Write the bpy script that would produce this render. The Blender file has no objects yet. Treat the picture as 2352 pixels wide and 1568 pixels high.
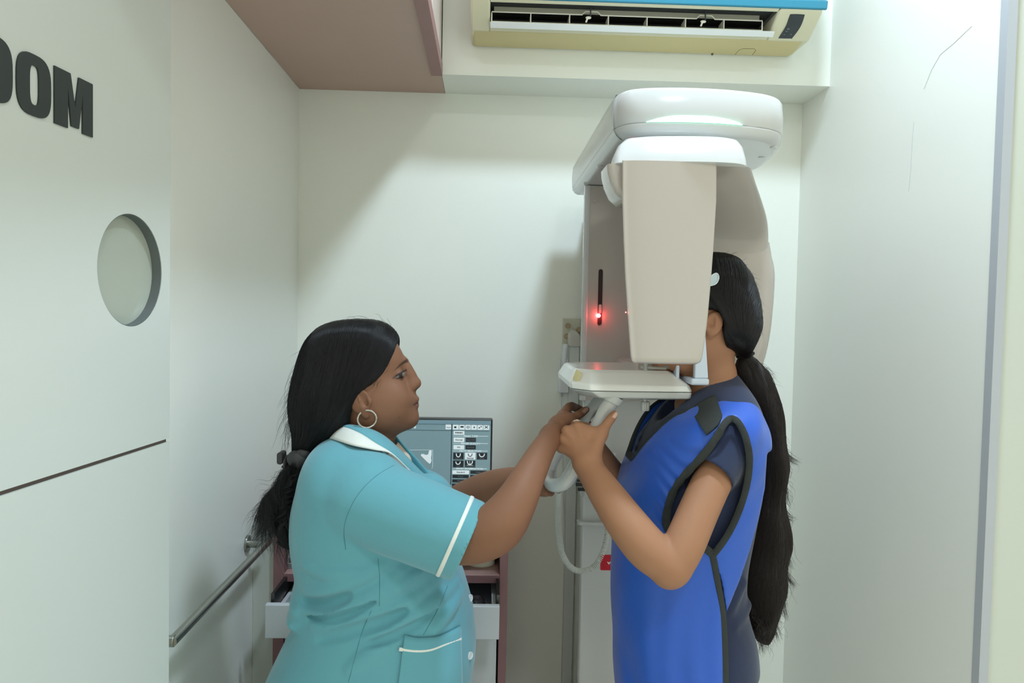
import bpy, bmesh, math, random
import numpy as np
from mathutils import Vector, Matrix
from mathutils.bvhtree import BVHTree
random.seed(7); RNG = np.random.default_rng(7)
scene = bpy.context.scene
COL = scene.collection

# ------------------------------------------------------------------ camera
F = 1700.0; CX, CY = 1176.0, 784.0            # focal length and centre for a 2352 x 1568 frame
CAM = np.array([0.0, 0.0, 1.45])
def _n(v): v = np.array(v, float); return v / np.linalg.norm(v)
_yd = _n((-56, 64, -1700)); _zu = _n((774, 37700, 1700)); _zu = _n(_zu - _yd * _zu.dot(_yd)); _xd = np.cross(_yd, _zu)
W2C = np.column_stack([_xd, _yd, _zu])        # world axes written in camera axes
cam_data = bpy.data.cameras.new('camera'); cam = bpy.data.objects.new('camera', cam_data); COL.objects.link(cam)
cam_data.sensor_width = 36.0; cam_data.lens = F / 2352 * 36; cam_data.clip_start = 0.02
_m = Matrix(W2C.T.tolist()).to_4x4(); _m.translation = Vector(CAM); cam.matrix_world = _m
scene.camera = cam

# ------------------------------------------------------------------ light and exposure
scene.view_settings.view_transform = 'Standard'; scene.view_settings.look = 'None'
scene.view_settings.gamma = 1.0; scene.view_settings.use_curve_mapping = False
scene.view_settings.exposure = 0.1
scene.cycles.max_bounces = 5; scene.cycles.glossy_bounces = 3; scene.cycles.transmission_bounces = 4
scene.cycles.caustics_reflective = False; scene.cycles.caustics_refractive = False
scene.cycles.use_adaptive_sampling = True; scene.cycles.adaptive_threshold = 0.08; scene.cycles.adaptive_min_samples = 16
world = bpy.data.worlds.new('world'); scene.world = world; world.use_nodes = True
world.node_tree.nodes['Background'].inputs[0].default_value = (0.97, 1.0, 0.86, 1)
world.node_tree.nodes['Background'].inputs[1].default_value = 0.95
LAMP = (0.50, 1.10, 3.1)
LAMP_POWER = 31.0
def area(name, loc, size, power, color, rot=(0, 0, 0), shape='DISK'):
    l = bpy.data.lights.new(name, 'AREA'); l.shape = shape; l.size = size; l.energy = power; l.color = color
    o = bpy.data.objects.new(name, l); COL.objects.link(o); o.location = loc; o.rotation_euler = rot
    return o
area('ceiling_lamp_light', LAMP, 0.24, LAMP_POWER, (0.66, 0.84, 1.0))
area('front_lamp_light', (0.5, -0.7, 3.1), 0.3, 16.0, (0.84, 0.94, 1.0))

# ------------------------------------------------------------------ helpers
def P(px, py, Y):
    d = W2C.T @ np.array([(px - CX) / F, -(py - CY) / F, -1.0]); return CAM + d * (Y / d[1])
def R(rpx, Y): return rpx * Y / F
def ray(px, py): return _n(W2C.T @ np.array([(px - CX) / F, -(py - CY) / F, -1.0]))
def proj(x, y, z):
    c0 = W2C[0, 0] * x + W2C[0, 1] * y + W2C[0, 2] * (z - CAM[2]); c1 = W2C[1, 0] * x + W2C[1, 1] * y + W2C[1, 2] * (z - CAM[2])
    c2 = W2C[2, 0] * x + W2C[2, 1] * y + W2C[2, 2] * (z - CAM[2])
    return CX - F * c0 / c2, CY + F * c1 / c2
def lin(c):
    return tuple((v / 255 / 12.92) if v / 255 <= 0.04045 else ((v / 255 + 0.055) / 1.055) ** 2.4 for v in c) + (1,)

MATS = {}
def mat(name, rgb, rough=0.5, metal=0.0, spec=0.5, noise=0.0, nscale=8.0, bump=0.0, bscale=200.0, emit=None, estr=1.0, trans=0.0,
        coat=0.0, sss=0.0, sheen=0.0, alpha=1.0, stretch=None, tint=False, aniso=0.0):
    if name in MATS: return MATS[name]
    m = bpy.data.materials.new(name); m.use_nodes = True; nt = m.node_tree; b = nt.nodes['Principled BSDF']; L = nt.links
    c = lin(rgb)
    b.inputs['Base Color'].default_value = c; b.inputs['Roughness'].default_value = rough; b.inputs['Metallic'].default_value = metal
    b.inputs['Specular IOR Level'].default_value = spec
    b.inputs['Coat Weight'].default_value = coat; b.inputs['Coat Roughness'].default_value = 0.08
    b.inputs['Transmission Weight'].default_value = trans; b.inputs['Alpha'].default_value = alpha
    b.inputs['Sheen Weight'].default_value = sheen; b.inputs['Anisotropic'].default_value = aniso
    if sss: b.inputs['Subsurface Weight'].default_value = sss; b.inputs['Subsurface Radius'].default_value = (0.012, 0.005, 0.003); b.inputs['Subsurface Scale'].default_value = 0.4
    tc = nt.nodes.new('ShaderNodeTexCoord'); co = tc.outputs['Object']
    if stretch:
        mp = nt.nodes.new('ShaderNodeMapping'); mp.inputs['Scale'].default_value = stretch; L.new(co, mp.inputs['Vector']); co = mp.outputs['Vector']
    col = None
    if noise:
        n = nt.nodes.new('ShaderNodeTexNoise'); n.inputs['Scale'].default_value = nscale; n.inputs['Detail'].default_value = 4; L.new(co, n.inputs['Vector'])
        mx = nt.nodes.new('ShaderNodeMix'); mx.data_type = 'RGBA'
        mx.inputs[6].default_value = tuple(v * (1 - noise) for v in c[:3]) + (1,); mx.inputs[7].default_value = tuple(min(1, v * (1 + noise)) for v in c[:3]) + (1,)
        L.new(n.outputs['Fac'], mx.inputs[0]); col = mx.outputs[2]
    if tint:
        at = nt.nodes.new('ShaderNodeVertexColor'); at.layer_name = 'tint'
        mt = nt.nodes.new('ShaderNodeMix'); mt.data_type = 'RGBA'; mt.inputs[6].default_value = c
        if col: L.new(col, mt.inputs[6])
        L.new(at.outputs['Alpha'], mt.inputs[0]); L.new(at.outputs['Color'], mt.inputs[7]); col = mt.outputs[2]
    if col: L.new(col, b.inputs['Base Color'])
    if bump:
        n2 = nt.nodes.new('ShaderNodeTexNoise'); n2.inputs['Scale'].default_value = bscale; n2.inputs['Detail'].default_value = 5; L.new(co, n2.inputs['Vector'])
        bp = nt.nodes.new('ShaderNodeBump'); bp.inputs['Strength'].default_value = bump; bp.inputs['Distance'].default_value = 0.004
        L.new(n2.outputs['Fac'], bp.inputs['Height']); L.new(bp.outputs['Normal'], b.inputs['Normal'])
    if emit: b.inputs['Emission Color'].default_value = lin(emit); b.inputs['Emission Strength'].default_value = estr
    MATS[name] = m; return m

def link(o, parent=None):
    COL.objects.link(o)
    if parent is not None:
        o.parent = parent; o.matrix_parent_inverse = Matrix.Translation(-root_loc(parent))
    return o
ROOTLOC = {}
def root_loc(p): return ROOTLOC.get(p.name, Vector((0, 0, 0)))
def thing(name, label, cat, loc, group=None):
    o = bpy.data.objects.new(name, None); o.empty_display_size = 0.05; COL.objects.link(o); o.location = loc
    ROOTLOC[o.name] = Vector(loc); o['label'] = label; o['category'] = cat
    if group: o['group'] = group
    return o
def tag(o, label, cat=None, group=None):
    o['label'] = label
    if cat: o['category'] = cat
    if group: o['group'] = group
    return o
def obj(name, me, m, parent=None, smooth=True, bevel=0.0, segs=3, subsurf=0, sharp=0.7):
    if isinstance(me, bmesh.types.BMesh):
        bm = me; bmesh.ops.recalc_face_normals(bm, faces=bm.faces); me = bpy.data.meshes.new(name); bm.to_mesh(me); bm.free()
    if m: me.materials.append(m)
    if smooth:
        me.polygons.foreach_set('use_smooth', [True] * len(me.polygons))
    o = bpy.data.objects.new(name, me); link(o, parent)
    if bevel:
        b = o.modifiers.new('bevel', 'BEVEL'); b.width = bevel; b.segments = segs; b.limit_method = 'ANGLE'; b.angle_limit = 0.6
        b.harden_normals = False
    if subsurf:
        s = o.modifiers.new('sub', 'SUBSURF'); s.levels = subsurf; s.render_levels = subsurf
    if smooth and sharp and not subsurf: me.set_sharp_from_angle(angle=sharp)
    return o
def struct(name, bm, m, **k):
    o = obj(name, bm, m, None, **k); o['kind'] = 'structure'; return o
def box(bm, x0, x1, y0, y1, z0, z1, M=None):
    vs = [bm.verts.new(p) for p in [(x0, y0, z0), (x1, y0, z0), (x1, y1, z0), (x0, y1, z0), (x0, y0, z1), (x1, y0, z1), (x1, y1, z1), (x0, y1, z1)]]
    for f in [(0, 3, 2, 1), (4, 5, 6, 7), (0, 1, 5, 4), (1, 2, 6, 5), (2, 3, 7, 6), (3, 0, 4, 7)]: bm.faces.new([vs[i] for i in f])
    if M is not None: bmesh.ops.transform(bm, matrix=M, verts=vs)
    return vs
def B(*a):
    bm = bmesh.new(); box(bm, *a); return bm
def rings(bm, rs, cap0=True, cap1=True):
    prev = None; first = None
    for r in rs:
        vs = [bm.verts.new(tuple(p)) for p in r]
        if prev:
            n = len(vs)
            for i in range(n): bm.faces.new((prev[i], prev[(i + 1) % n], vs[(i + 1) % n], vs[i]))
        else: first = vs
        prev = vs
    if cap0: bm.faces.new(list(reversed(first)))
    if cap1: bm.faces.new(prev)
    return bm
def catmull(pts, n, closed=False):
    pts = np.array(pts, float); m = len(pts); out = []
    segs = m if closed else m - 1
    per = max(1, int(math.ceil(n / segs)))
    for i in range(segs):
        g = lambda j: pts[j % m] if closed else pts[min(max(j, 0), m - 1)]
        p0, p1, p2, p3 = g(i - 1), g(i), g(i + 1), g(i + 2)
        for t in np.arange(per) / per:
            out.append(0.5 * ((2 * p1) + (-p0 + p2) * t + (2 * p0 - 5 * p1 + 4 * p2 - p3) * t * t + (-p0 + 3 * p1 - 3 * p2 + p3) * t ** 3))
    if not closed: out.append(pts[-1])
    return np.array(out)
def rrect(x0, x1, y0, y1, r, z, n=8):
    out = []
    for cx, cy, a0 in ((x1 - r, y1 - r, 0), (x0 + r, y1 - r, 90), (x0 + r, y0 + r, 180), (x1 - r, y0 + r, 270)):
        for i in range(n + 1):
            a = math.radians(a0 + 90 * i / n); out.append((cx + r * math.cos(a), cy + r * math.sin(a), z))
    return out
def tube(bm, pts, r, n=10, closed=False, flat=1.0, up=None, caps=True):
    pts = [Vector(p) for p in pts]; m = len(pts); rs = r if hasattr(r, '__len__') else [r] * m
    prevN = None; ringl = []
    for i in range(m):
        a = pts[i - 1] if (i > 0 or closed) else pts[i]; b = pts[(i + 1) % m] if (i < m - 1 or closed) else pts[i]
        t = (b - a).normalized()
        if up is not None:
            N = (Vector(up[i]) if hasattr(up[0], '__len__') else Vector(up)); N = (N - t * N.dot(t)).normalized()
        elif prevN is None:
            N = t.orthogonal().normalized()
        else:
            N = (prevN - t * prevN.dot(t)).normalized()
        prevN = N; Bn = t.cross(N)
        ringl.append([pts[i] + (N * math.cos(2 * math.pi * j / n) * flat + Bn * math.sin(2 * math.pi * j / n)) * rs[i] for j in range(n)])
    vs = [[bm.verts.new(p) for p in rg] for rg in ringl]
    for i in range(m if closed else m - 1):
        A, Bq = vs[i], vs[(i + 1) % m]
        for j in range(n): bm.faces.new((A[j], A[(j + 1) % n], Bq[(j + 1) % n], Bq[j]))
    if caps and not closed:
        bm.faces.new(list(reversed(vs[0]))); bm.faces.new(vs[-1])
    return bm
def Tb(pts, r, **k):
    bm = bmesh.new(); tube(bm, pts, r, **k); return bm
def cyl(bm, a, b, r0, r1=None, n=20):
    return tube(bm, [a, b], [r0, r0 if r1 is None else r1], n=n)
def ellm(bm, c, r, rot=None, u=20, v=12):
    M = Matrix.Translation(Vector(c)) @ (rot.to_4x4() if rot is not None else Matrix.Identity(4)) @ Matrix.Diagonal((*r, 1))
    bmesh.ops.create_uvsphere(bm, u_segments=u, v_segments=v, radius=1.0, matrix=M); return bm
def prism(bm, poly, fn0, fn1):
    a = [bm.verts.new(tuple(fn0(p))) for p in poly]; b = [bm.verts.new(tuple(fn1(p))) for p in poly]; n = len(poly)
    bm.faces.new(a); bm.faces.new(list(reversed(b)))
    for i in range(n): bm.faces.new((a[i], b[i], b[(i + 1) % n], a[(i + 1) % n]))
    return bm
def text_mesh(body, size, bold=0.0, ext=0.0, align='CENTER'):
    c = bpy.data.curves.new('text', 'FONT'); c.body = body; c.size = size; c.offset = bold; c.extrude = ext; c.align_x = align; c.align_y = 'CENTER'
    c.resolution_u = 3
    o = bpy.data.objects.new('text', c); COL.objects.link(o); dg = bpy.context.evaluated_depsgraph_get()
    me = bpy.data.meshes.new_from_object(o.evaluated_get(dg)); bpy.data.objects.remove(o); bpy.data.curves.remove(c); return me
def np_mesh(name, V, Q, tint=None):
    me = bpy.data.meshes.new(name); V = np.asarray(V, np.float32); Q = np.asarray(Q, np.int32); k = Q.shape[1]
    me.vertices.add(len(V)); me.vertices.foreach_set('co', V.ravel())
    me.loops.add(Q.size); me.loops.foreach_set('vertex_index', Q.ravel())
    me.polygons.add(len(Q)); me.polygons.foreach_set('loop_start', np.arange(0, Q.size, k, dtype=np.int32))
    try: me.polygons.foreach_set('loop_total', np.full(len(Q), k, np.int32))
    except Exception: pass
    me.update(calc_edges=True); me.validate()
    if tint is not None:
        at = me.color_attributes.new('tint', 'FLOAT_COLOR', 'POINT'); at.data.foreach_set('color', np.asarray(tint, np.float32).ravel())
    return me

# ------------------------------------------------------------------ volume modelling (signed distance grid -> surface)
def smin(a, b, k):
    if k <= 0: return np.minimum(a, b)
    h = np.maximum(k - np.abs(a - b), 0) / k; return np.minimum(a, b) - h * h * k * 0.25
def smax(a, b, k): return -smin(-a, -b, k)
class Vol:
    def __init__(s, lo, hi, h):
        s.lo = np.array(lo, float); s.h = h; hi = np.array(hi, float); s.n = np.ceil((hi - s.lo) / h).astype(int) + 1
        s.ax = [(s.lo[i] + h * np.arange(s.n[i])).astype(np.float32) for i in range(3)]; s.d = np.full(s.n, 1.0, np.float32)
    def win(s, lo, hi, m):
        sl = []
        for i in range(3):
            a = int(np.clip(math.floor((lo[i] - m - s.lo[i]) / s.h), 0, s.n[i])); b = int(np.clip(math.ceil((hi[i] + m - s.lo[i]) / s.h) + 1, 0, s.n[i]))
            sl.append(slice(a, b))
        X = s.ax[0][sl[0]][:, None, None]; Y = s.ax[1][sl[1]][None, :, None]; Z = s.ax[2][sl[2]][None, None, :]
        return tuple(sl), X, Y, Z
    def add(s, prim, k=0.008):
        fn, lo, hi = prim; sl, X, Y, Z = s.win(lo, hi, k + 3 * s.h)
        if 0 in s.d[sl].shape: return s
        s.d[sl] = smin(s.d[sl], fn(X, Y, Z).astype(np.float32), k); return s
    def cut(s, prim, k=0.004):
        fn, lo, hi = prim; sl, X, Y, Z = s.win(lo, hi, k + 3 * s.h)
        if 0 in s.d[sl].shape: return s
        s.d[sl] = smax(s.d[sl], -fn(X, Y, Z).astype(np.float32), k); return s
    def where(s, band, fn):
        """replace d by fn(d, x, y, z) only near the surface"""
        i = np.nonzero(np.abs(s.d) < band); x, y, z = s.ax[0][i[0]], s.ax[1][i[1]], s.ax[2][i[2]]
        s.d[i] = fn(s.d[i], x, y, z); return s
    def mesh(s, smooth=1):
        d = s.d; sg = d < 0; c = np.zeros(tuple(s.n - 1), np.uint8)
        for a in (0, 1):
            for b in (0, 1):
                for e in (0, 1): c += sg[a:s.n[0] - 1 + a, b:s.n[1] - 1 + b, e:s.n[2] - 1 + e]
        idx = np.nonzero((c > 0) & (c < 8)); M = len(idx[0])
        cs = [(a, b, e) for a in (0, 1) for b in (0, 1) for e in (0, 1)]
        val = {q: d[idx[0] + q[0], idx[1] + q[1], idx[2] + q[2]] for q in cs}
        acc = np.zeros((M, 3)); cnt = np.zeros(M)
        for q in cs:
            for ax in range(3):
                if q[ax] == 0:
                    w = list(q); w[ax] = 1; w = tuple(w); va, vb = val[q], val[w]; m = (va < 0) != (vb < 0)
                    t = np.where(m, va / np.where(m, va - vb, 1), 0)
                    p = np.tile(np.array(q, float), (M, 1)); p[:, ax] = t; acc[m] += p[m]; cnt[m] += 1
        V = (np.stack(idx, 1) + acc / cnt[:, None]) * s.h + s.lo
        vid = np.full(c.shape, -1, np.int32); vid[idx] = np.arange(M)
        Q = []
        for ax in range(3):
            b, e = (ax + 1) % 3, (ax + 2) % 3
            s0 = [slice(None)] * 3; s1 = [slice(None)] * 3; s0[ax] = slice(0, -1); s1[ax] = slice(1, None)
            ed = sg[tuple(s0)] != sg[tuple(s1)]; g = list(np.nonzero(ed))
            ok = (g[b] > 0) & (g[b] < s.n[b] - 1) & (g[e] > 0) & (g[e] < s.n[e] - 1); g = [q[ok] for q in g]
            def cell(db, de):
                q = [None] * 3; q[ax] = g[ax]; q[b] = g[b] + db; q[e] = g[e] + de; return vid[tuple(q)]
            f = np.stack([cell(-1, -1), cell(0, -1), cell(0, 0), cell(-1, 0)], 1); inn = sg[tuple(g)]
            f[~inn] = f[~inn][:, ::-1]; Q.append(f)
        Q = np.concatenate(Q); Q = Q[(Q >= 0).all(1)]
        for _ in range(smooth):
            S = np.zeros((M, 3)); N = np.zeros(M)
            for a, b in ((0, 1), (1, 2), (2, 3), (3, 0)):
                for p, q in ((a, b), (b, a)):
                    for i in range(3): S[:, i] += np.bincount(Q[:, p], V[Q[:, q], i], M)
                    N += np.bincount(Q[:, p], minlength=M)
            V = 0.5 * V + 0.5 * S / np.maximum(N, 1)[:, None]
        return V, Q
def cone(a, b, ra, rb):
    a, b = np.array(a, float), np.array(b, float); ab = b - a; L2 = max(ab.dot(ab), 1e-12)
    def fn(X, Y, Z):
        t = np.clip(((X - a[0]) * ab[0] + (Y - a[1]) * ab[1] + (Z - a[2]) * ab[2]) / L2, 0, 1)
        return np.sqrt((X - a[0] - t * ab[0]) ** 2 + (Y - a[1] - t * ab[1]) ** 2 + (Z - a[2] - t * ab[2]) ** 2) - (ra + (rb - ra) * t)
    r = max(ra, rb); return fn, np.minimum(a, b) - r, np.maximum(a, b) + r
def ell(c, r, rot=None):
    c = np.array(c, float); r = np.array(r, float); Mt = np.array(rot.transposed() if rot is not None else Matrix.Identity(3))
    def fn(X, Y, Z):
        q = [(X - c[0]) * Mt[i][0] + (Y - c[1]) * Mt[i][1] + (Z - c[2]) * Mt[i][2] for i in range(3)]
        k0 = np.sqrt(sum((q[i] / r[i]) ** 2 for i in range(3))); k1 = np.sqrt(sum((q[i] / r[i] ** 2) ** 2 for i in range(3)))
        return k0 * (k0 - 1) / np.maximum(k1, 1e-9)
    m = max(r); return fn, c - m, c + m
def pc(p, q):     # cone between two pixel points (px, py, Y, radius px)
    return cone(P(*p[:3]), P(*q[:3]), R(p[3], p[2]), R(q[3], q[2]))
def pe(px, py, Y, rx, ry, rz, roll=0.0, yaw=0.0):   # ellipsoid: radii in pixels across (x), in depth (y), up (z)
    rot = Matrix.Rotation(roll, 3, 'Y') @ Matrix.Rotation(yaw, 3, 'Z')
    return ell(P(px, py, Y), [R(rx, Y), R(ry, Y), R(rz, Y)], rot)
def chain(v, pts, k):
    q = catmull([list(P(*p[:3])) + [R(p[3], p[2])] for p in pts], 11 * (len(pts) - 1)); prims = [cone(a[:3], b[:3], a[3], b[3]) for a, b in zip(q, q[1:])]
    lo = np.min([p[1] for p in prims], 0); hi = np.max([p[2] for p in prims], 0)
    w = Vol(v.lo, v.lo, v.h); w.n = v.n; w.ax = v.ax; w.d = np.full(v.n, 1.0, np.float32)
    for p in prims: w.add(p, 0)
    sl, X, Y, Z = v.win(lo, hi, k + 3 * v.h); v.d[sl] = smin(v.d[sl], w.d[sl], k)
    return v
class Loft:
    """upright body form given row by row: (row, x one side, x other side, half depth) in pixels at depth Yc"""
    def __init__(s, rows, Yc, n=2.3):
        rows = catmull(rows, 80); s.Yc = Yc; s.n = n; A = []
        for y, xa, xb, hd in rows:
            a, b = P(xa, y, Yc), P(xb, y, Yc); A.append(((a[2] + b[2]) / 2, (a[0] + b[0]) / 2, abs(b[0] - a[0]) / 2, R(hd, Yc)))
        A = np.array(A); o = np.argsort(A[:, 0]); A = A[o]; s.z, s.cx, s.a, s.b = [A[:, i] for i in range(4)]
        s.a = np.maximum(s.a, 0.004); s.b = np.maximum(s.b, 0.004)
    def prim(s, off=0.0):
        def fn(X, Y, Z):
            z = np.clip(Z, s.z[0], s.z[-1]); cx = np.interp(z, s.z, s.cx).astype(np.float32); a = (np.interp(z, s.z, s.a) + off).astype(np.float32); b = (np.interp(z, s.z, s.b) + off).astype(np.float32)
            u = np.abs(X - cx) / a; w = np.abs(Y - s.Yc) / b; r = (u ** s.n + w ** s.n) ** (1 / s.n)
            g = np.sqrt((u / a) ** 2 + (w / b) ** 2) / np.maximum(np.sqrt(u * u + w * w), 1e-5)
            d = (r - 1) / np.maximum(g, 1e-3)
            return np.maximum(d, np.maximum(s.z[0] - off - Z, Z - s.z[-1] - off))
        lo = (min(s.cx - s.a) - off, s.Yc - max(s.b) - off, s.z[0] - off); hi = (max(s.cx + s.a) + off, s.Yc + max(s.b) + off, s.z[-1] + off)
        return fn, np.array(lo), np.array(hi)
    def near(s, px, py, off=0.0, far=False):
        Y = s.Yc - 0.1
        for _ in range(6):
            p = P(px, py, Y); cx, a, b = np.interp(p[2], s.z, s.cx), np.interp(p[2], s.z, s.a), np.interp(p[2], s.z, s.b)
            u = min(abs(p[0] - cx) / a, 0.98); Y = s.Yc - (b * (1 - u ** s.n) ** (1 / s.n) + off) * (-1 if far else 1)
        return P(px, py, Y)
def poly_sd(px, py, poly):
    """signed distance (pixels) to a polygon, negative inside"""
    d = np.full(px.shape, 1e18); ins = np.zeros(px.shape, bool); n = len(poly)
    for i in range(n):
        ax, ay = poly[i]; bx, by = poly[(i + 1) % n]; ex, ey = bx - ax, by - ay
        t = np.clip(((px - ax) * ex + (py - ay) * ey) / (ex * ex + ey * ey), 0, 1)
        d = np.minimum(d, (px - ax - t * ex) ** 2 + (py - ay - t * ey) ** 2)
        if ey != 0:
            c = ((ay > py) != (by > py)) & (px < (bx - ax) * (py - ay) / ey + ax); ins ^= c
    return np.where(ins, -1, 1) * np.sqrt(d)
def side_cut(Yc, poly, keep_inside=False, k=0.003):
    """function for Vol.where: cuts a side-view outline through both halves of a body that is symmetric about depth Yc"""
    def fn(d, x, y, z):
        yn = Yc - np.abs(y - Yc); px, py = proj(x, yn, z); sd = poly_sd(px, py, poly) * Yc / F
        return smax(d, sd if keep_inside else -sd, k).astype(np.float32)
    return fn
def join(*parts):
    V, Q, n = [], [], 0
    for v, q in parts: V.append(v); Q.append(q + n); n += len(v)
    return np.concatenate(V), np.concatenate(Q)
def largest(V, Q):
    """keep the largest connected surface"""
    lab = np.arange(len(V))
    while True:
        m = lab[Q].min(1); new = lab.copy(); np.minimum.at(new, Q.ravel(), np.repeat(m, Q.shape[1])); new = new[new]
        if (new == lab).all(): break
        lab = new
    u, c = np.unique(lab, return_counts=True); keep = lab == u[np.argmax(c)]
    idx = np.cumsum(keep) - 1; return V[keep], idx[Q[keep[Q].all(1)]]
def bridge(V, Q, n0, pa, pb):
    """link two closed surfaces (faces of verts < n0 and >= n0) by a slim neck between hidden places pa and pb"""
    c = V[Q].mean(1); first = Q[:, 0] < n0
    ia = np.where(first)[0][np.argmin(np.linalg.norm(c[first] - pa, axis=1))]; ib = np.where(~first)[0][np.argmin(np.linalg.norm(c[~first] - pb, axis=1))]
    A, Bq = Q[ia], Q[ib][::-1]; k = min(range(4), key=lambda r: np.linalg.norm(V[A] - V[np.roll(Bq, r)], axis=1).sum()); Bq = np.roll(Bq, k)
    new = np.array([[A[i], A[(i + 1) % 4], Bq[(i + 1) % 4], Bq[i]] for i in range(4)]); return np.concatenate([np.delete(Q, [ia, ib], 0), new])
def bvh_of(V, Q): return BVHTree.FromPolygons([tuple(v) for v in V.tolist()], Q.tolist())
def on_surface(bvh, px, py, off=0.0, fallback=None):
    d = Vector(ray(px, py)); h = bvh.ray_cast(Vector(CAM), d)
    if h[0] is None:
        g = bvh.find_nearest(Vector(P(px, py, fallback or 1.35))); return g[0] + g[1] * off, g[1]
    n = h[1] if h[1].dot(d) < 0 else -h[1]
    return h[0] + n * off, n
def strands(name, lines, r, m, parent, label=None):
    """fine hairs: every line is (N,3); one mesh of thin three-sided tapering tubes"""
    Vs, Qs, base = [], [], 0
    for ln in lines:
        ln = np.asarray(ln, float); N = len(ln); t = np.gradient(ln, axis=0); t /= np.maximum(np.linalg.norm(t, axis=1, keepdims=True), 1e-9)
        u = np.cross(t, (0.3, 1.0, 0.2)); u /= np.maximum(np.linalg.norm(u, axis=1, keepdims=True), 1e-9); w = np.cross(t, u)
        rr = r * np.interp(np.linspace(0, 1, N), [0, 0.1, 0.7, 1], [0.7, 1, 0.9, 0.15])[:, None]
        ring = np.stack([ln + rr * (u * math.cos(a) + w * math.sin(a)) for a in (0, 2.094, 4.189)], 1).reshape(-1, 3); Vs.append(ring)
        i = np.arange(N - 1)[:, None] * 3 + base
        for j in range(3):
            k = (j + 1) % 3; Qs.append(np.concatenate([i + j, i + k, i + 3 + k, i + 3 + j], 1))
        base += N * 3
    o = obj(name, np_mesh(name, np.concatenate(Vs), np.concatenate(Qs)), m, parent, sharp=0); o['kind'] = 'stuff'
    if label: o['label'] = label
    return o

# ================================================================== the room
YB = 2.40; XL = -0.61; XR = 1.01; ZS = 2.15; YBEAM = 2.21; ZC = 3.15
WALL = mat('cream_wall_paint', (241, 243, 234), 0.55, noise=0.02, nscale=3, bump=0.05, bscale=260)
WALL2 = mat('pale_wall_laminate', (240, 241, 234), 0.38, noise=0.015, nscale=2)
DOORM = mat('white_door_laminate', (205, 209, 204), 0.35, noise=0.015, nscale=2)
struct('floor', B(-2.6, 2.8, -2.4, 2.6, -0.05, 0.0), mat('floor_vinyl', (232, 230, 222), 0.35, noise=0.1, nscale=12))
struct('ceiling', B(-2.6, 2.8, -2.4, 2.6, ZC, ZC + 0.05), mat('ceiling_paint', (238, 238, 228), 0.8, noise=0.02))
struct('wall_back', B(XL - 0.1, XR + 0.1, YB, YB + 0.1, 0, ZC), WALL)
struct('wall_left', B(XL - 0.08, XL, 1.17, YB, 0, ZC), WALL2)
struct('wall_left_outer', B(-2.6, XL - 0.08, 1.17, 1.25, 0, ZC), WALL2)
struct('wall_right', B(XR, XR + 0.1, 1.462, YB, 0, ZC), WALL2)
struct('wall_front_right', B(XR + 0.016, 2.8, 1.448, 1.50, 0, ZC), mat('greenish_wall_paint', (198, 203, 193), 0.6, noise=0.02, nscale=3))
struct('trim_1', B(XR - 0.002, XR + 0.017, 1.44, 1.463, 0, ZC), mat('grey_edge_band', (176, 180, 186), 0.4, noise=0.02))
struct('beam_back', B(-0.148, XR, YBEAM, YB, ZS, ZC), WALL)
# hairline crack in the right wall plaster
crk = []
for a, b in ((2232, 60), (2190, 100), (2160, 125), (2140, 160), (2122, 205)):
    crk.append((a, b))
def on_right(px, py):
    d = W2C.T @ np.array([(px - CX) / F, -(py - CY) / F, -1.0]); return CAM + d * ((XR - 0.0005) / d[0])
for cr in (crk, [(2099, 280), (2095, 330), (2092, 390), (2087, 440)]):
    o = obj('plaster_crack', Tb([on_right(*q) for q in cr], 0.00035, n=6), mat('crack_grey', (186, 190, 188), 0.8, noise=0.05), bpy.data.objects['wall_right'])

# partition door on the left with porthole, groove and raised letters
DE = np.array([-0.528, 1.25]); DD = _n((0.096, 1.0)); DN = np.array([DD[1], -DD[0]])      # edge, direction, face normal (plan)
def PD(px, py):       # pixel -> (distance from the edge towards the viewer, height)
    d = W2C.T @ np.array([(px - CX) / F, -(py - CY) / F, -1.0]); t = (DE.dot(DN)) / (d[:2].dot(DN)); q = CAM + d * t
    return float(-(q[:2] - DE).dot(DD)), float(q[2])
def W(s, z, out=0.0):
    q = DE - DD * s + DN * out; return (q[0], q[1], z)
GZ = np.mean([PD(0, 1143)[1], PD(397, 1001)[1]]); TH = 0.036; SMAX = 0.95
pc_s, pc_z = PD(303, 621); pr = (PD(303, 492)[1] - PD(303, 750)[1]) / 2
bm = bmesh.new()
outer = [bm.verts.new(W(a, b)) for a, b in ((0, GZ + 0.003), (SMAX, GZ + 0.003), (SMAX, 3.2), (0, 3.2))]
circ = [bm.verts.new(W(pc_s + pr * math.cos(i * math.pi / 32), pc_z + pr * math.sin(i * math.pi / 32))) for i in range(64)]
es = [bm.edges.new((l[i], l[(i + 1) % len(l)])) for l in (outer, circ) for i in range(len(l))]
fs = bmesh.ops.triangle_fill(bm, use_beauty=True, use_dissolve=False, edges=es)['geom']
fs = [f for f in fs if isinstance(f, bmesh.types.BMFace) and (f.calc_center_median() - Vector(W(pc_s, pc_z))).length > pr * 0.93]
inner = [f for f in bm.faces if f not in fs]
if inner: bmesh.ops.delete(bm, geom=inner, context='FACES_ONLY')
ex = bmesh.ops.extrude_face_region(bm, geom=list(bm.faces))
bmesh.ops.translate(bm, vec=Vector((-DN[0] * TH, -DN[1] * TH, 0)), verts=[v for v in ex['geom'] if isinstance(v, bmesh.types.BMVert)])
door = struct('door_1', bm, DOORM, smooth=False)
door['label'] = 'white laminate partition door with porthole and black letters on the left'
bm = bmesh.new(); prism(bm, [(0, 0.01), (SMAX, 0.01), (SMAX, GZ - 0.003), (0, GZ - 0.003)], lambda p: W(p[0], p[1]), lambda p: W(p[0], p[1], -TH))
obj('lower_panel', bm, DOORM, door, smooth=False)
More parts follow.
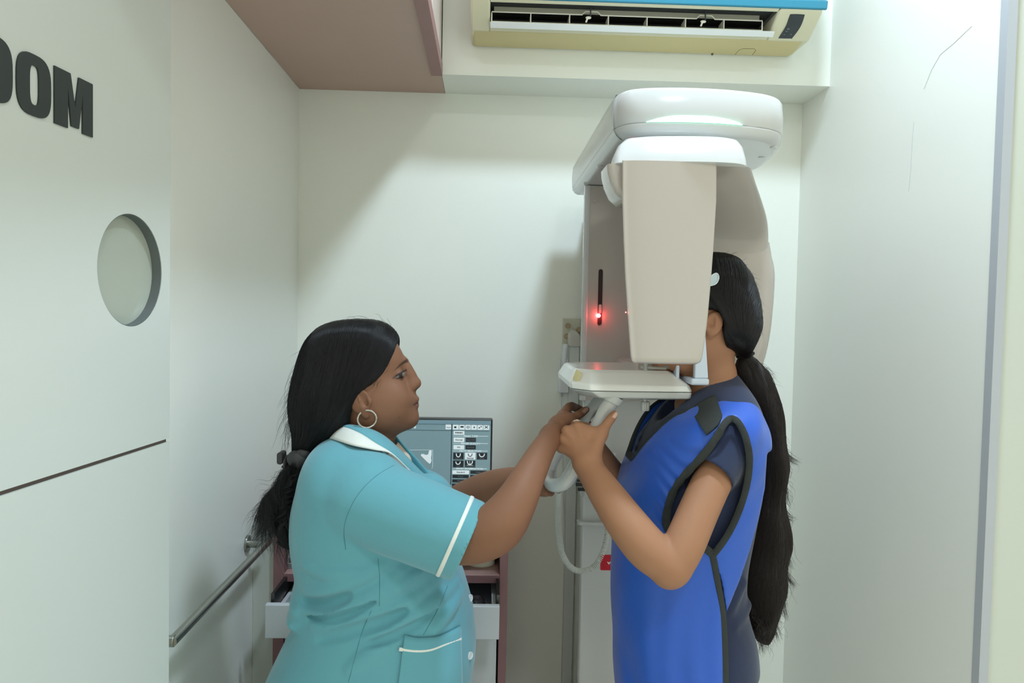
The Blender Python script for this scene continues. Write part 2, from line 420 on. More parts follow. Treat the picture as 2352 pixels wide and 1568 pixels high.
bm = bmesh.new(); prism(bm, [(0.004, GZ - 0.003), (SMAX, GZ - 0.003), (SMAX, GZ + 0.003), (0.004, GZ + 0.003)], lambda p: W(p[0], p[1], -0.004), lambda p: W(p[0], p[1], -TH))
obj('groove_strip', bm, mat('brown_groove', (96, 84, 78), 0.7, noise=0.05), door, smooth=False)
bm = bmesh.new()
rg = lambda r, o: [W(pc_s + r * math.cos(i * math.pi / 32), pc_z + r * math.sin(i * math.pi / 32), o) for i in range(64)]
rings(bm, [rg(pr * 0.999, -0.001), rg(pr * 0.985, -0.001), rg(pr * 0.975, -0.016), rg(pr * 0.999, -0.018)], False, False)
obj('porthole_gasket', bm, mat('dark_rubber', (92, 98, 98), 0.45, noise=0.05), door)
bm = bmesh.new(); rings(bm, [rg(pr * 0.998, -0.0155), rg(pr * 0.998, -0.021)])
obj('porthole_pane', bm, mat('tinted_lead_glass', (178, 184, 172), 0.12, spec=0.8, coat=0.5, noise=0.02), door, sharp=0.5)
LET = mat('black_acrylic_letter', (38, 43, 42), 0.45, noise=0.08, nscale=60)
sM0, zt0 = PD(122, 150); _, zb0 = PD(122, 283); sM1, zt1 = PD(210, 194); _, zb1 = PD(210, 315)
ZT, ZB = (zt0 + zt1) / 2, (zb0 + zb1) / 2; HL = ZT - ZB
def letter(poly, holes=()):
    bm = bmesh.new(); loops = [poly] + list(holes); es = []
    for lp in loops:
        vs = [bm.verts.new(W(a, b, 0.0022)) for a, b in lp]; es += [bm.edges.new((vs[i], vs[(i + 1) % len(vs)])) for i in range(len(vs))]
    bmesh.ops.triangle_fill(bm, use_beauty=True, edges=es)
    if holes:
        cs, cz = np.mean(np.array(holes[0]), 0); hw = np.ptp(np.array(holes[0])[:, 0]) * 0.49
        kill = [f for f in bm.faces if poly_sd(np.array([DD.dot(DE - np.array(f.calc_center_median()[:2]))]), np.array([f.calc_center_median()[2]]), holes[0])[0] < -1e-5]
        if kill: bmesh.ops.delete(bm, geom=kill, context='FACES_ONLY')
    ex = bmesh.ops.extrude_face_region(bm, geom=list(bm.faces))
    bmesh.ops.translate(bm, vec=Vector((-DN[0] * 0.0022, -DN[1] * 0.0022, 0)), verts=[v for v in ex['geom'] if isinstance(v, bmesh.types.BMVert)])
    return obj('letter', bm, LET, door, smooth=False)
wM = sM0 - sM1
def Mp(u, v): return (sM0 - wM * u, ZB + HL * v)
letter([Mp(*q) for q in ((0, 0), (0, 1), (0.40, 1), (0.52, 0.42), (0.62, 1), (1, 1), (1, 0), (0.72, 0), (0.72, 0.70), (0.62, 0.06), (0.42, 0.06), (0.33, 0.70), (0.33, 0))])
def sup(cs, cz, a, b, e, n=40):
    return [(cs + a * abs(math.cos(t)) ** (2 / e) * (1 if math.cos(t) >= 0 else -1), cz + b * abs(math.sin(t)) ** (2 / e) * (1 if math.sin(t) >= 0 else -1)) for t in [2 * math.pi * i / n for i in range(n)]]
sO0 = PD(35, 190)[0]; sO1 = PD(114, 190)[0]; aO = (sO0 - sO1) / 2; gap = (sO1 - sM0)
for cs in ((sO0 + sO1) / 2, (sO0 + sO1) / 2 + 2 * aO + gap):
    letter(sup(cs, (ZT + ZB) / 2, aO, HL / 2 * 1.03, 3.2), [sup(cs, (ZT + ZB) / 2, aO * 0.27, HL / 2 * 0.66, 3.5)])

# overhead cabinet
oc = thing('overhead_cabinet', 'mauve overhead cabinet with brown underside hung in the upper left corner', 'cabinet', (-0.38, 1.6, ZS))
BRN = mat('brown_mauve_paint', (190, 162, 148), 0.5, noise=0.05, nscale=5)
PNK = mat('mauve_paint', (152, 112, 110), 0.45, noise=0.08, nscale=20)
PALEP = mat('pale_pink_panel', (214, 196, 186), 0.3, noise=0.03)
YO = 0.72
obj('bottom_panel', B(XL + 0.001, -0.178, YO, YB - 0.001, ZS, ZS + 0.018), BRN, oc, smooth=False)
obj('bottom_panel', B(-0.178, -0.149, YBEAM + 0.004, YB - 0.001, ZS, ZS + 0.018), BRN, oc, smooth=False)
obj('frame_rail', B(-0.178, -0.146, YO, YBEAM - 0.002, ZS - 0.006, ZS + 0.03), PNK, oc, smooth=False)
obj('door', B(-0.170, -0.150, YO + 0.02, 1.86, ZS + 0.034, ZC - 0.04), PALEP, oc, smooth=False, bevel=0.003)
obj('door', B(-0.170, -0.150, 1.866, YBEAM - 0.004, ZS + 0.034, ZC - 0.04), PALEP, oc, smooth=False, bevel=0.003)
obj('front_panel', B(XL + 0.001, -0.178, YO, YO + 0.018, ZS + 0.018, ZC - 0.002), PNK, oc, smooth=False)

# ceiling lamps (the light itself is set at the top)
for (x, y, r, lab) in ((LAMP[0], LAMP[1], 0.13, 'round white ceiling lamp above the x-ray machine opening'), (0.5, -0.7, 0.16, 'round white ceiling lamp in the outer room behind the viewer')):
    t = thing('ceiling_lamp', lab, 'lamp', (x, y, ZC))
    bm = bmesh.new(); c = lambda rr, z: [(x + rr * math.cos(i * math.pi / 24), y + rr * math.sin(i * math.pi / 24), z) for i in range(48)]
    rings(bm, [c(r, ZC - 0.001), c(r, ZC - 0.03), c(r - 0.006, ZC - 0.036), c(r - 0.008, ZC - 0.03)], True, False)
    obj('housing', bm, mat('lamp_white', (235, 235, 235), 0.4, noise=0.01), t)
    bm = bmesh.new(); rings(bm, [c(r - 0.009, ZC - 0.028), c(r - 0.009, ZC - 0.034)])
    obj('diffuser', bm, mat('lamp_diffuser', (240, 245, 250), 0.5, emit=(235, 245, 255), estr=6, noise=0.01), t)

# grab rail on the left wall
gr = thing('grab_rail', 'brushed steel grab rail on the left alcove wall', 'rail', (XL, 1.7, 0.8))
STEEL = mat('brushed_steel', (165, 165, 158), 0.32, metal=1.0, noise=0.08, nscale=40, stretch=(1, 30, 1))
rp = P(412, 1474, 0.56 * F / 712); rx = -0.56; ry0 = rp[1]; rz = rp[2]; ry1 = 1.93
obj('bar', Tb([(rx, ry0, rz), (rx, ry1, rz)], 0.0095, n=20), STEEL, gr)
for yy in (ry0 + 0.004, ry1 - 0.02):
    bm = bmesh.new(); cyl(bm, (XL + 0.001, yy, rz), (rx + 0.004, yy, rz), 0.0105); obj('bracket', bm, STEEL, gr, bevel=0.001)
    bm = bmesh.new(); cyl(bm, (XL, yy, rz), (XL + 0.006, yy, rz), 0.022); obj('wall_flange', bm, STEEL, gr, bevel=0.001)

# ================================================================== air conditioner
ACM = mat('aged_cream_plastic', (226, 222, 192), 0.42, noise=0.03, nscale=4)
ACY = mat('yellowed_plastic', (214, 200, 146), 0.45, noise=0.06, nscale=5)
ACB = mat('teal_blue_band', (48, 132, 158), 0.3, noise=0.03)
DARK = mat('dark_cavity', (56, 58, 58), 0.7, noise=0.1)
ac = thing('air_conditioner', 'cream wall air conditioner with teal band and open white flap', 'air conditioner', (0.42, YBEAM, 2.2))
XA0, XA1 = P(1080, 60, 2.03)[0], P(1899, 5, 2.0)[0]
zz = lambda y, Y: P(1490, y, Y)[2]
prof = [(2.208, zz(121, 2.208)), (2.175, zz(116, 2.18)), (2.105, zz(84, 2.105)), (2.085, zz(79, 2.085))]
zo0, zo1 = zz(72, 2.075), zz(22, 2.02)       # outlet, bottom and top edge
OX0, OX1 = P(1126, 40, 2.045)[0], P(1776, 50, 2.045)[0]
zst0, zst1 = zz(7.5, 2.0), zz(-8, 1.996)
lower = [(2.208, prof[0][1]), (2.17, prof[1][1]), (2.12, zz(93, 2.12)), (2.088, zz(82, 2.088)), (2.120, zo0 + 0.012), (2.208, zo0 + 0.012)]
def xprism(bm, pf, x0, x1, sh=0.0):
    return prism(bm, pf, lambda p: (x0 + sh, p[0], p[1]), lambda p: (x1 - sh, p[0], p[1]))
bm = bmesh.new(); xprism(bm, lower, XA0 + 0.004, XA1 - 0.016); obj('bottom_cover', bm, ACY, ac, smooth=True, bevel=0.008, sharp=0.5)
# front fascia: left block, right block, lip under the outlet, upper bar
side = [(2.088, zz(82, 2.088)), (2.045, zz(48, 2.045)), (2.015, zz(22, 2.015)), (2.0, zz(7, 2.0)), (2.208, zz(7, 2.0)), (2.208, zz(82, 2.088))]
bm = bmesh.new(); xprism(bm, side, XA0, OX0); obj('fascia', bm, ACM, ac, bevel=0.006, sharp=0.5)
bm = bmesh.new(); xprism(bm, side, OX1, XA1 - 0.006); obj('fascia', bm, ACM, ac, bevel=0.006, sharp=0.5)
bm = bmesh.new(); xprism(bm, [(2.012, zz(16, 2.012)), (2.001, zz(7, 2.001)), (2.012, zz(7, 2.001)), (2.016, zz(16, 2.013))], OX0, OX1); obj('upper_bar', bm, ACM, ac, smooth=False)
bm = bmesh.new(); xprism(bm, [(2.090, zz(82, 2.090)), (2.078, zz(73, 2.078)), (2.12, zz(73, 2.078)), (2.12, zz(82, 2.090))], OX0, OX1); obj('lower_lip', bm, ACM, ac, smooth=False)
obj('cavity_roof', B(OX0, OX1, 2.014, 2.2, zz(9, 2.01) + 0.004, zz(9, 2.01) + 0.008), DARK, ac, smooth=False)
obj('outlet_cavity', B(OX0, OX1, 2.135, 2.2, zz(80, 2.09), zz(10, 2.0)), DARK, ac, smooth=False)
band = [(1.998, zst0 - 0.001), (1.993, zst1 + 0.006), (2.006, zst1 + 0.006), (2.006, zst0 - 0.001)]
bm = bmesh.new(); xprism(bm, band, XA0 - 0.001, XA1 + 0.002); obj('teal_band', bm, ACB, ac, bevel=0.004)
upf = [(1.995, zst1 + 0.006), (1.985, zst1 + 0.10), (2.0, zst1 + 0.19), (2.05, zst1 + 0.22), (2.208, zst1 + 0.22), (2.208, zst1 + 0.006)]
bm = bmesh.new(); xprism(bm, upf, XA0 - 0.001, XA1 + 0.003); obj('front_cover', bm, mat('white_ac_cover', (232, 234, 230), 0.35, noise=0.01), ac, bevel=0.01)
# inner louvre body, fins, vane frame with its ribs
bm = bmesh.new(); xprism(bm, [(2.11, zz(35, 2.10)), (2.07, zz(38, 2.07)), (2.07, zz(27, 2.07)), (2.12, zz(25, 2.12))], OX0 + 0.01, OX1 - 0.03); obj('inner_louvre', bm, mat('greyed_cream', (190, 188, 168), 0.5, noise=0.04), ac, smooth=False)
FIN = mat('grey_fin', (120, 122, 114), 0.6, noise=0.05)
for i in range(13):
    x = OX0 + 0.03 + i * (OX1 - OX0 - 0.1) / 12
    obj('fin', B(x, x + 0.008, 2.08, 2.134, zz(27, 2.08), zz(12, 2.08)), FIN, ac, smooth=False)
VAN = mat('vane_white', (232, 230, 212), 0.4, noise=0.02)
vy = 2.052
zv0, zv1 = zz(63, vy), zz(39, vy); xs = np.linspace(OX0 + 0.004, OX1 - 0.028, 8)
top = []
for i in range(8):
    x = xs[i]; top.append((x, vy, zv1))
    if i in (2, 5):
        w = xs[i + 1] - x; f0 = 0.32 if i == 2 else 0.28
        top += [(x + w * f0, vy, zv1), (x + w * (f0 + .08), vy, zv1 + 0.009), (x + w * (f0 + .40), vy, zv1 + 0.009), (x + w * (f0 + .48), vy, zv1)]
obj('vane_rail', Tb([(xs[0], vy, zv0)] + [(xs[0], vy, zv1 - 0.004)] + top + [(xs[-1], vy, zv1 - 0.004), (xs[-1], vy, zv0)], 0.0018, n=8), VAN, ac)
for x in xs[1:-1]:
    obj('vane_rib', B(x - 0.0012, x + 0.0012, vy - 0.001, vy + 0.045, zv0 + 0.001, zv1), VAN, ac, smooth=False)
bm = bmesh.new(); xprism(bm, [(vy - 0.002, zv0), (vy + 0.05, zv0 + 0.006), (vy + 0.05, zv0 + 0.009), (vy - 0.002, zv0 + 0.003)], xs[0], xs[-1]); obj('vane_tray', bm, mat('greyed_cream', (190, 188, 168)), ac, smooth=False)
bm = bmesh.new(); xprism(bm, [(2.060, zz(76, 2.060)), (2.046, zz(63, 2.046)), (2.052, zz(62, 2.052)), (2.066, zz(75, 2.066))], OX0, OX1 + 0.006); obj('flap', bm, mat('flap_white', (244, 248, 248), 0.3, noise=0.01), ac, smooth=False)
for i in (2, 5):
    x = xs[i] + (xs[i + 1] - xs[i]) * (0.53 if i == 2 else 0.5)
    obj('linkage_rod', Tb([(x, vy - 0.004, zv1 + 0.02), (x, vy - 0.004, zv1 - 0.006)], 0.0018, n=8), mat('rod_grey', (70, 72, 74), 0.5, noise=0.05), ac)
    bm = bmesh.new(); ellm(bm, (x - 0.006, vy - 0.006, zv1 - 0.010), (0.008, 0.004, 0.004)); cyl(bm, (x - 0.008, vy - 0.006, zv1 - 0.010), (x - 0.012, vy - 0.004, zv1 - 0.022), 0.0025, n=8); obj('linkage_clip', bm, VAN, ac)
# display window on the right fascia, drawn on the sloped face
pf = np.array(side[:4]); pz = pf[:, 1]; py_ = pf[:, 0]
def onf(px, py, out=0.0):
    Y = 2.03
    for _ in range(8): p = P(px, py, Y); Y = float(np.interp(p[2], pz, py_))
    p = P(px, py, Y); return (p[0], p[1] - out, p[2])
disp = catmull([(1818, 33), (1845, 34), (1847, 38), (1838, 62), (1820, 87), (1815, 88.5), (1790, 88), (1789, 86), (1804, 62), (1813, 37)], 40, True)
bm = bmesh.new(); prism(bm, disp, lambda p: onf(p[0], p[1], 0.0015), lambda p: onf(p[0], p[1], -0.003)); obj('display_window', bm, mat('smoked_display', (58, 64, 68), 0.25, noise=0.04), ac, smooth=False)
for a, b, r in ((1810, 66, 3.4), (1806, 72, 2.6), (1801, 79, 2.2), (1816, 79, 2.2)):
    q = onf(a, b, 0.0018); bm = bmesh.new(); ellm(bm, q, (R(r, 2.03), 0.0006, R(r, 2.03))); obj('display_mark', bm, mat('display_mark_grey', (96, 102, 106), 0.4, noise=0.03), ac)
bm = bmesh.new()
lowpf = np.array([(p[1], p[0]) for p in lower[:4]])
def onb(px, py):
    Y = 2.12
    for _ in range(8): p = P(px, py, Y); Y = float(np.interp(p[2], lowpf[:, 0], lowpf[:, 1])) - 0.0006
    return P(px, py, Y)
obj('service_hatch_line', Tb([onb(*q) for q in ((1688, 126), (1697, 115), (1708, 111.5), (1732, 112), (1736, 116), (1728, 126))], 0.0007, n=6), mat('hatch_line', (120, 108, 72), 0.7, noise=0.05), ac)
for q in ((1636, 124.5), (1712, 80)):
    bm = bmesh.new(); ellm(bm, onb(*q), (0.0035, 0.0035, 0.0035)); obj('screw', bm, mat('screw_dark', (90, 80, 60), 0.5, noise=0.1), ac)

# ================================================================== panoramic x-ray machine
MW = mat('glossy_white_casing', (198, 199, 198), 0.2, noise=0.012, nscale=4, coat=0.25)
MW2 = mat('warm_white_casing', (184, 176, 169), 0.14, noise=0.012, nscale=4, coat=0.5)
MG = mat('pale_grey_plastic', (196, 199, 198), 0.3, noise=0.02)
SEAM = mat('seam_black', (40, 40, 40), 0.6, noise=0.05)
xm = thing('xray_machine', 'white panoramic dental x-ray machine standing in the alcove', 'x-ray machine', (0.42, 2.1, 0))
# column
CX0, CX1, CYF = 0.259, 0.565, 2.0
bm = bmesh.new(); rings(bm, [rrect(CX0, CX1, CYF, 2.035, 0.012, z) for z in (1.22, 1.80)]); obj('carriage', bm, MW2, xm, sharp=0.6)
bm = bmesh.new(); rings(bm, [rrect(CX0 - 0.003, CX0 + 0.012, CYF - 0.003, CYF + 0.028, 0.005, z) for z in (1.22, 1.80)]); obj('carriage_edge', bm, MW, xm, sharp=0.6)
bm = bmesh.new(); rings(bm, [rrect(CX0 + 0.008, CX1 - 0.008, CYF + 0.012, CYF + 0.04, 0.010, z) for z in (0.03, 1.225)]); obj('column', bm, MW, xm, sharp=0.6)
bm = bmesh.new(); rings(bm, [rrect(CX0 + 0.05, CX1 - 0.04, CYF + 0.034, 2.36, 0.012, z) for z in (0.03, 1.80)]); obj('column_spine', bm, MW2, xm, sharp=0.6)
obj('base_plate', B(0.24, 0.60, 1.80, 2.36, 0.0, 0.03), MG, xm, bevel=0.006)
zl = P(1360, 1135, CYF)[2]; zl2 = P(1360, 1199, CYF)[2]
bm = bmesh.new(); rings(bm, [rrect(CX0 + 0.004, CX1, CYF - 0.03, CYF + 0.02, 0.014, z) for z in (zl, zl + 0.012, P(1340, 1060, CYF)[2])]); obj('lower_carriage', bm, MG, xm, sharp=0.6)
bm = bmesh.new(); rings(bm, [rrect(CX0 - 0.003, CX1, CYF - 0.004, CYF + 0.03, 0.012, z) for z in (zl2 - 0.008, zl2)]); obj('column_collar', bm, MW, xm, sharp=0.6)
for a, b, c, d in ((1325, 1344, 1101, 1106), (1322, 1352, 1109, 1116), (1327, 1362, 1120, 1127)):
    p, q = P(a, d, CYF - 0.03), P(b, c, CYF - 0.03); bm = bmesh.new(); rings(bm, [[(x, y, z) for x, z, y in rrect(p[0], q[0], p[2], q[2], 0.0025, yy, 4)] for yy in (CYF - 0.032, CYF - 0.028)]); obj('vent_slot', bm, SEAM, xm)
# screw cap, laser slot and laser
bm = bmesh.new(); q = P(1366, 461, CYF); cyl(bm, (q[0], CYF - 0.002, q[2]), (q[0], CYF + 0.004, q[2]), 0.0062); obj('screw_cap', bm, MW2, xm, bevel=0.001)
sa, sb = P(1380, 619, CYF), P(1376.5, 746, CYF); rs = 0.0047
def slot_ring(r, y):
    out = []
    for i in range(25): a = math.pi * i / 24; out.append((sa[0] + r * math.cos(a), y, sa[2] - rs + r * math.sin(a)))
    for i in range(25): a = math.pi + math.pi * i / 24; out.append((sa[0] + r * math.cos(a), y, sb[2] + rs + r * math.sin(a)))
    return out
bm = bmesh.new(); rings(bm, [slot_ring(rs + 0.0012, CYF), slot_ring(rs + 0.0006, CYF - 0.0018), slot_ring(rs, CYF - 0.0012), slot_ring(rs, CYF - 0.0005)], True, True); sl = obj('laser_slot', bm, mat('slot_dark_red', (52, 34, 34), 0.3, noise=0.1), xm)
qs = P(1377, 709, CYF); bm = bmesh.new(); rings(bm, [[(x, y, z) for x, z, y in rrect(sa[0] - 0.004, sa[0] + 0.004, qs[2] - 0.012, qs[2] + 0.012, 0.003, yy, 4)] for yy in (CYF - 0.006, CYF - 0.001)]); obj('slider_knob', bm, MW2, xm)
ql = P(1375, 724.5, CYF - 0.006); bm = bmesh.new(); ellm(bm, ql, (0.0052, 0.003, 0.0052)); obj('laser_diode', bm, mat('red_laser', (255, 60, 60), 0.3, emit=(255, 90, 90), estr=60), xm)
ql2 = P(1437.5, 717, 1.28)
pl = bpy.data.lights.new('laser_glow', 'POINT'); pl.energy = 0.035; pl.color = (1, 0.03, 0.05); pl.shadow_soft_size = 0.006
plo = bpy.data.objects.new('laser_glow', pl); COL.objects.link(plo); plo.location = (ql[0], CYF - 0.02, ql[2])
# red maker badge low on the column
b0, b1 = P(1379, 1309, CYF + 0.011), P(1449, 1274.5, CYF + 0.011)
bm = bmesh.new(); rings(bm, [[(x, y, z) for x, z, y in rrect(b0[0], b1[0], b0[2], b1[2], 0.003, yy, 4)] for yy in (CYF + 0.0105, CYF + 0.013)]); bd = obj('red_badge', bm, mat('badge_red', (190, 28, 44), 0.3, noise=0.02), xm)
me = text_mesh('vatech', 0.0185, 0.0004); me.transform(Matrix.Translation((b0[0] + 0.044, CYF + 0.0099, (b0[2] + b1[2]) / 2)) @ Matrix.Rotation(math.pi / 2, 4, 'X') @ Matrix.Diagonal((1.05, 0.8, 1, 1)))
obj('badge_lettering', me, mat('white_print', (240, 240, 240), 0.5, noise=0.01), bd, smooth=False)

# overhead arm
def arm_plan(z, s=0.0, back=2.19):
    pts = [(0.243 + s, back - s), (0.243 + s, 1.55), (0.247 + s, 1.478 + s), (0.275 + s * .6, 1.436 + s), (0.345, 1.420 + s), (0.43, 1.420 + s), (0.51, 1.436 + s), (0.562 - s * .6, 1.462 + s), (0.594 - s, 1.51 + s * .6), (0.624 - s, 1.61), (0.638 - s, 1.73), (0.615 - s, 1.86), (0.585 - s, 2.0), (0.575 - s, back - s)]
    c = catmull(pts, 88); return [(x, y, z) for x, y in c]
zt, zse, zbt = P(1548, 199, 1.42)[2], P(1548, 281, 1.42)[2], P(1548, 311, 1.44)[2]
bm = bmesh.new(); rings(bm, [arm_plan(zse, 0.001), arm_plan(zse + 0.003, -0.001), arm_plan((zse + zt) / 2, -0.002), arm_plan(zt - 0.006, 0.0), arm_plan(zt - 0.001, 0.003), arm_plan(zt + 0.001, 0.012), arm_plan(zt + 0.003, 0.05)]); obj('overhead_arm', bm, MW, xm, sharp=1.0)
bm = bmesh.new(); rings(bm, [arm_plan(zbt - 0.001, 0.022), arm_plan(zbt, 0.014), arm_plan(zbt + 0.006, 0.006), arm_plan(zse - 0.003, -0.0005), arm_plan(zse - 0.0005, 0.0)]); ua = obj('arm_underside', bm, MW, xm, sharp=1.0)
bm = bmesh.new(); rings(bm, [arm_plan(zse - 0.001, 0.0035), arm_plan(zse + 0.001, 0.0035)]); obj('arm_seam', bm, mat('seam_grey', (150, 148, 140), 0.6, noise=0.02), xm)
bm = bmesh.new()
lens = []
front = [q for q in catmull([(0.275, 1.436), (0.345, 1.420), (0.43, 1.420), (0.51, 1.436), (0.562, 1.462)], 80)]
lx0, lx1 = P(1483, 281, 1.42)[0], P(1703, 287, 1.44)[0]; sel = [q for q in front if lx0 <= q[0] <= lx1]
for i, q in enumerate(sel):
    t = i / (len(sel) - 1); h = 0.0125 * (1 - abs(2 * t - 1) ** 2.6) ** 0.8 + 0.0004
    lens.append([(q[0], q[1] - 0.0042, zse + 0.0005), (q[0], q[1] - 0.0050, zse + h * .55), (q[0], q[1] - 0.0025, zse + h), (q[0], q[1] + 0.01, zse + h), (q[0], q[1] + 0.01, zse + 0.0005)])
rings(bm, lens); obj('status_light', bm, mat('green_white_light', (225, 255, 240), 0.4, emit=(150, 255, 212), estr=1.5), xm, sharp=0.9)
for a, b in ((1776, 339), (1749, 361), (1379, 382), (1346, 423)):
    d = ray(a, b); tt = (zbt - 0.0012 - CAM[2]) / d[2]; q = CAM + d * tt; bm = bmesh.new(); cyl(bm, (q[0], q[1], zbt - 0.002), (q[0], q[1], zbt + 0.002), 0.0065); obj('screw_cap', bm, MG, ua)
bm = bmesh.new(); rings(bm, [[(0.44 + 0.07 * math.cos(a), 1.56 + 0.07 * math.sin(a), z) for a in np.linspace(0, 2 * math.pi, 40, endpoint=False)] for z in (1.74, zbt + 0.002)]); obj('pivot', bm, MG, xm)

# rotating unit: sloped crown, generator side (far), sensor side (near)
def plan(pts, z, n=72): return [(x, y, z) for x, y in catmull(pts, n, True)]
zc0 = P(1530, 374, 1.235)[2]
base = [(0.206, 1.272), (0.232, 1.236), (0.30, 1.222), (0.38, 1.218), (0.426, 1.236), (0.450, 1.30), (0.488, 1.42), (0.528, 1.56), (0.545, 1.72), (0.50, 1.80), (0.40, 1.78), (0.32, 1.62), (0.24, 1.42)]
ctr = np.array([0.40, 1.50])
def shr(f, dx=0.0): return [tuple(ctr + (np.array(q) - ctr) * f) for q in base]
bm = bmesh.new(); rings(bm, [plan(shr(0.985), zc0 - 0.002), plan(base, zc0), plan(shr(0.985), zc0 + 0.012), plan(shr(0.93), zc0 + 0.036), plan(shr(0.86), zc0 + 0.050), plan(shr(0.76), zc0 + 0.058), plan(shr(0.5), zc0 + 0.060)]); obj('crown', bm, MW, xm, sharp=1.0)
dl = [P(1536, 313, 1.30), P(1534, 340, 1.27), P(1529.5, 373, 1.236)]
import bisect
g_rows = [(zc0 - 0.001, 0.33, 0.450, 1.235), (zc0 - 0.014, 0.33, 0.482, 1.30), (zc0 - 0.030, 0.33, 0.527, 1.39), (zc0 - 0.052, 0.34, 0.572, 1.48), (zc0 - 0.08, 0.35, 0.602, 1.548), (zc0 - 0.11, 0.36, 0.612, 1.575), (zc0 - 0.14, 0.36, 0.614, 1.585), (P(1700, 549, 1.6)[2], 0.36, 0.615, 1.585)]
g_rows = catmull(g_rows, 30)
bm = bmesh.new(); rings(bm, [rrect(a, b, y, 1.83, 0.045, z) for z, a, b, y in g_rows]); obj('generator_hood', bm, MW2, xm, sharp=1.0)
zg = P(1700, 553, 1.6)[2]
bm = bmesh.new(); rings(bm, [rrect(0.37, 0.603, 1.592, 1.82, 0.04, z) for z in (zg - 0.006, zg + 0.006)]); obj('generator_seam', bm, SEAM, xm)
l_rows = [(zg - 0.001, 0.618, 1.583), (zg - 0.03, 0.622, 1.578), (P(1777, 640, 1.63)[2], 0.630, 1.576), (P(1775, 760, 1.63)[2], 0.626, 1.580), (P(1770, 840, 1.63)[2], 0.614, 1.59), (P(1770, 852, 1.63)[2], 0.60, 1.60)]
l_rows = catmull(l_rows, 30)
bm = bmesh.new(); rings(bm, [rrect(0.36, b, y, 1.83, 0.045, z) for z, b, y in l_rows]); obj('generator_housing', bm, MW2, xm, sharp=1.0)
# sensor side
def sens(z, xl, xr, y0=1.222, y1=1.335):
    pts = [(xl + 0.036, y1), (xl + 0.030, y1 - 0.012), (xl + 0.001, y0 + 0.014), (xl + 0.009, y0 + 0.004), (xl + (xr - xl) * .3, y0 - 0.001), (xl + (xr - xl) * .65, y0 - 0.001), (xr - 0.010, y0 + 0.003), (xr - 0.001, y0 + 0.008), (xr, y0 + 0.02), (xr, y1 - 0.012), (xr - 0.004, y1)]
    return [(x, y, z) for x, y in catmull(pts, 60)]
st = [(374, 1428, 1644), (460, 1428, 1643), (560, 1431, 1637), (640, 1434.5, 1631), (720, 1440, 1624), (780, 1444, 1617), (820, 1447, 1611), (829, 1449, 1607), (835, 1456, 1600)]
bm = bmesh.new(); rr_ = []
for y, a, b in st:
    pa, pb = P(a, y, 1.236), P(b, y, 1.236); rr_.append(sens((pa[2] + pb[2]) / 2, pa[0], pb[0], 1.222 + (0.006 if y > 830 else 0)))
rings(bm, list(reversed(rr_))); obj('sensor_housing', bm, MW2, xm, sharp=1.0)
bm = bmesh.new(); sd_ = []
for y, a in ((378, 1394), (395, 1395), (420, 1401), (445, 1412), (462, 1430)):
    pa = P(a, y, 1.262); xr_ = P(1500, y, 1.262)[0]; sd_.append(rrect(pa[0], xr_, 1.25, 1.338, 0.012, pa[2]))
rings(bm, list(reversed(sd_))); obj('sensor_side_cheek', bm, MW2, xm, sharp=1.0)  # darker casing colour puts the shade of the cheek into its material
obj('crown_seam', Tb([P(1536, 314, 1.285), P(1534, 340, 1.258), P(1531, 360, 1.238), P(1529.5, 373, 1.2215)], 0.0009, n=6), SEAM, xm)
obj('laser_dot', ellm(bmesh.new(), P(1437.5, 717, 1.226), (0.0008, 0.0008, 0.0008)), mat('red_laser', (255, 60, 60)), xm)
obj('sensor_latch', B(P(1640, 492, 1.5)[0], P(1650, 492, 1.5)[0], 1.54, 1.56, P(1640, 492, 1.54)[2], P(1640, 480, 1.54)[2]), MG, xm, bevel=0.001)

# patient platform with chin rest
PY0 = 1.372
ztp = P(1450, 851, PY0 + 0.036)[2]; zmd = P(1450, 899, PY0)[2]; zlo = P(1450, 919, PY0 + 0.03)[2]
def plat(z, l, r, y0, y1, ch=0.02):
    xl, xr = P(l, 880, PY0)[0], P(r, 880, PY0)[0]
    pts = [(xl + ch, y0), (xr - 0.006, y0 + 0.002), (xr, y0 + 0.01), (xr, y1 - 0.02), (xr - 0.02, y1), (xl + 0.03, y1), (xl, y1 - 0.03), (xl, y0 + ch + 0.012), (xl + 0.004, y0 + ch)]
    return [(x, y, z) for x, y in pts]
bm = bmesh.new(); rings(bm, [plat(zmd, 1315, 1594, PY0, 1.68, 0.034), plat(zmd + 0.012, 1314, 1588, PY0 + 0.004, 1.68, 0.034), plat(ztp - 0.005, 1326, 1560, PY0 + 0.034, 1.66, 0.03), plat(ztp, 1332, 1552, PY0 + 0.044, 1.65, 0.03)]); obj('platform', bm, mat('lit_white_casing', (236, 237, 234), 0.2, noise=0.01, coat=0.3), xm, bevel=0.003, smooth=False)  # casing white made paler here, light painted in where the sensor shades it
bm = bmesh.new(); rings(bm, [plat(zlo, 1400, 1530, PY0 + 0.05, 1.62), plat(zlo + 0.002, 1375, 1560, PY0 + 0.028, 1.64), plat(zmd - 0.013, 1338, 1592, PY0 + 0.002, 1.67, 0.034), plat(zmd - 0.001, 1318, 1594, PY0 + 0.0005, 1.68, 0.034)]); obj('platform_underside', bm, MG, xm, bevel=0.003, sharp=0.8)
obj('platform_bracket', B(0.35, 0.50, 1.66, 2.02, zlo + 0.004, ztp - 0.01), MW, xm, bevel=0.01)
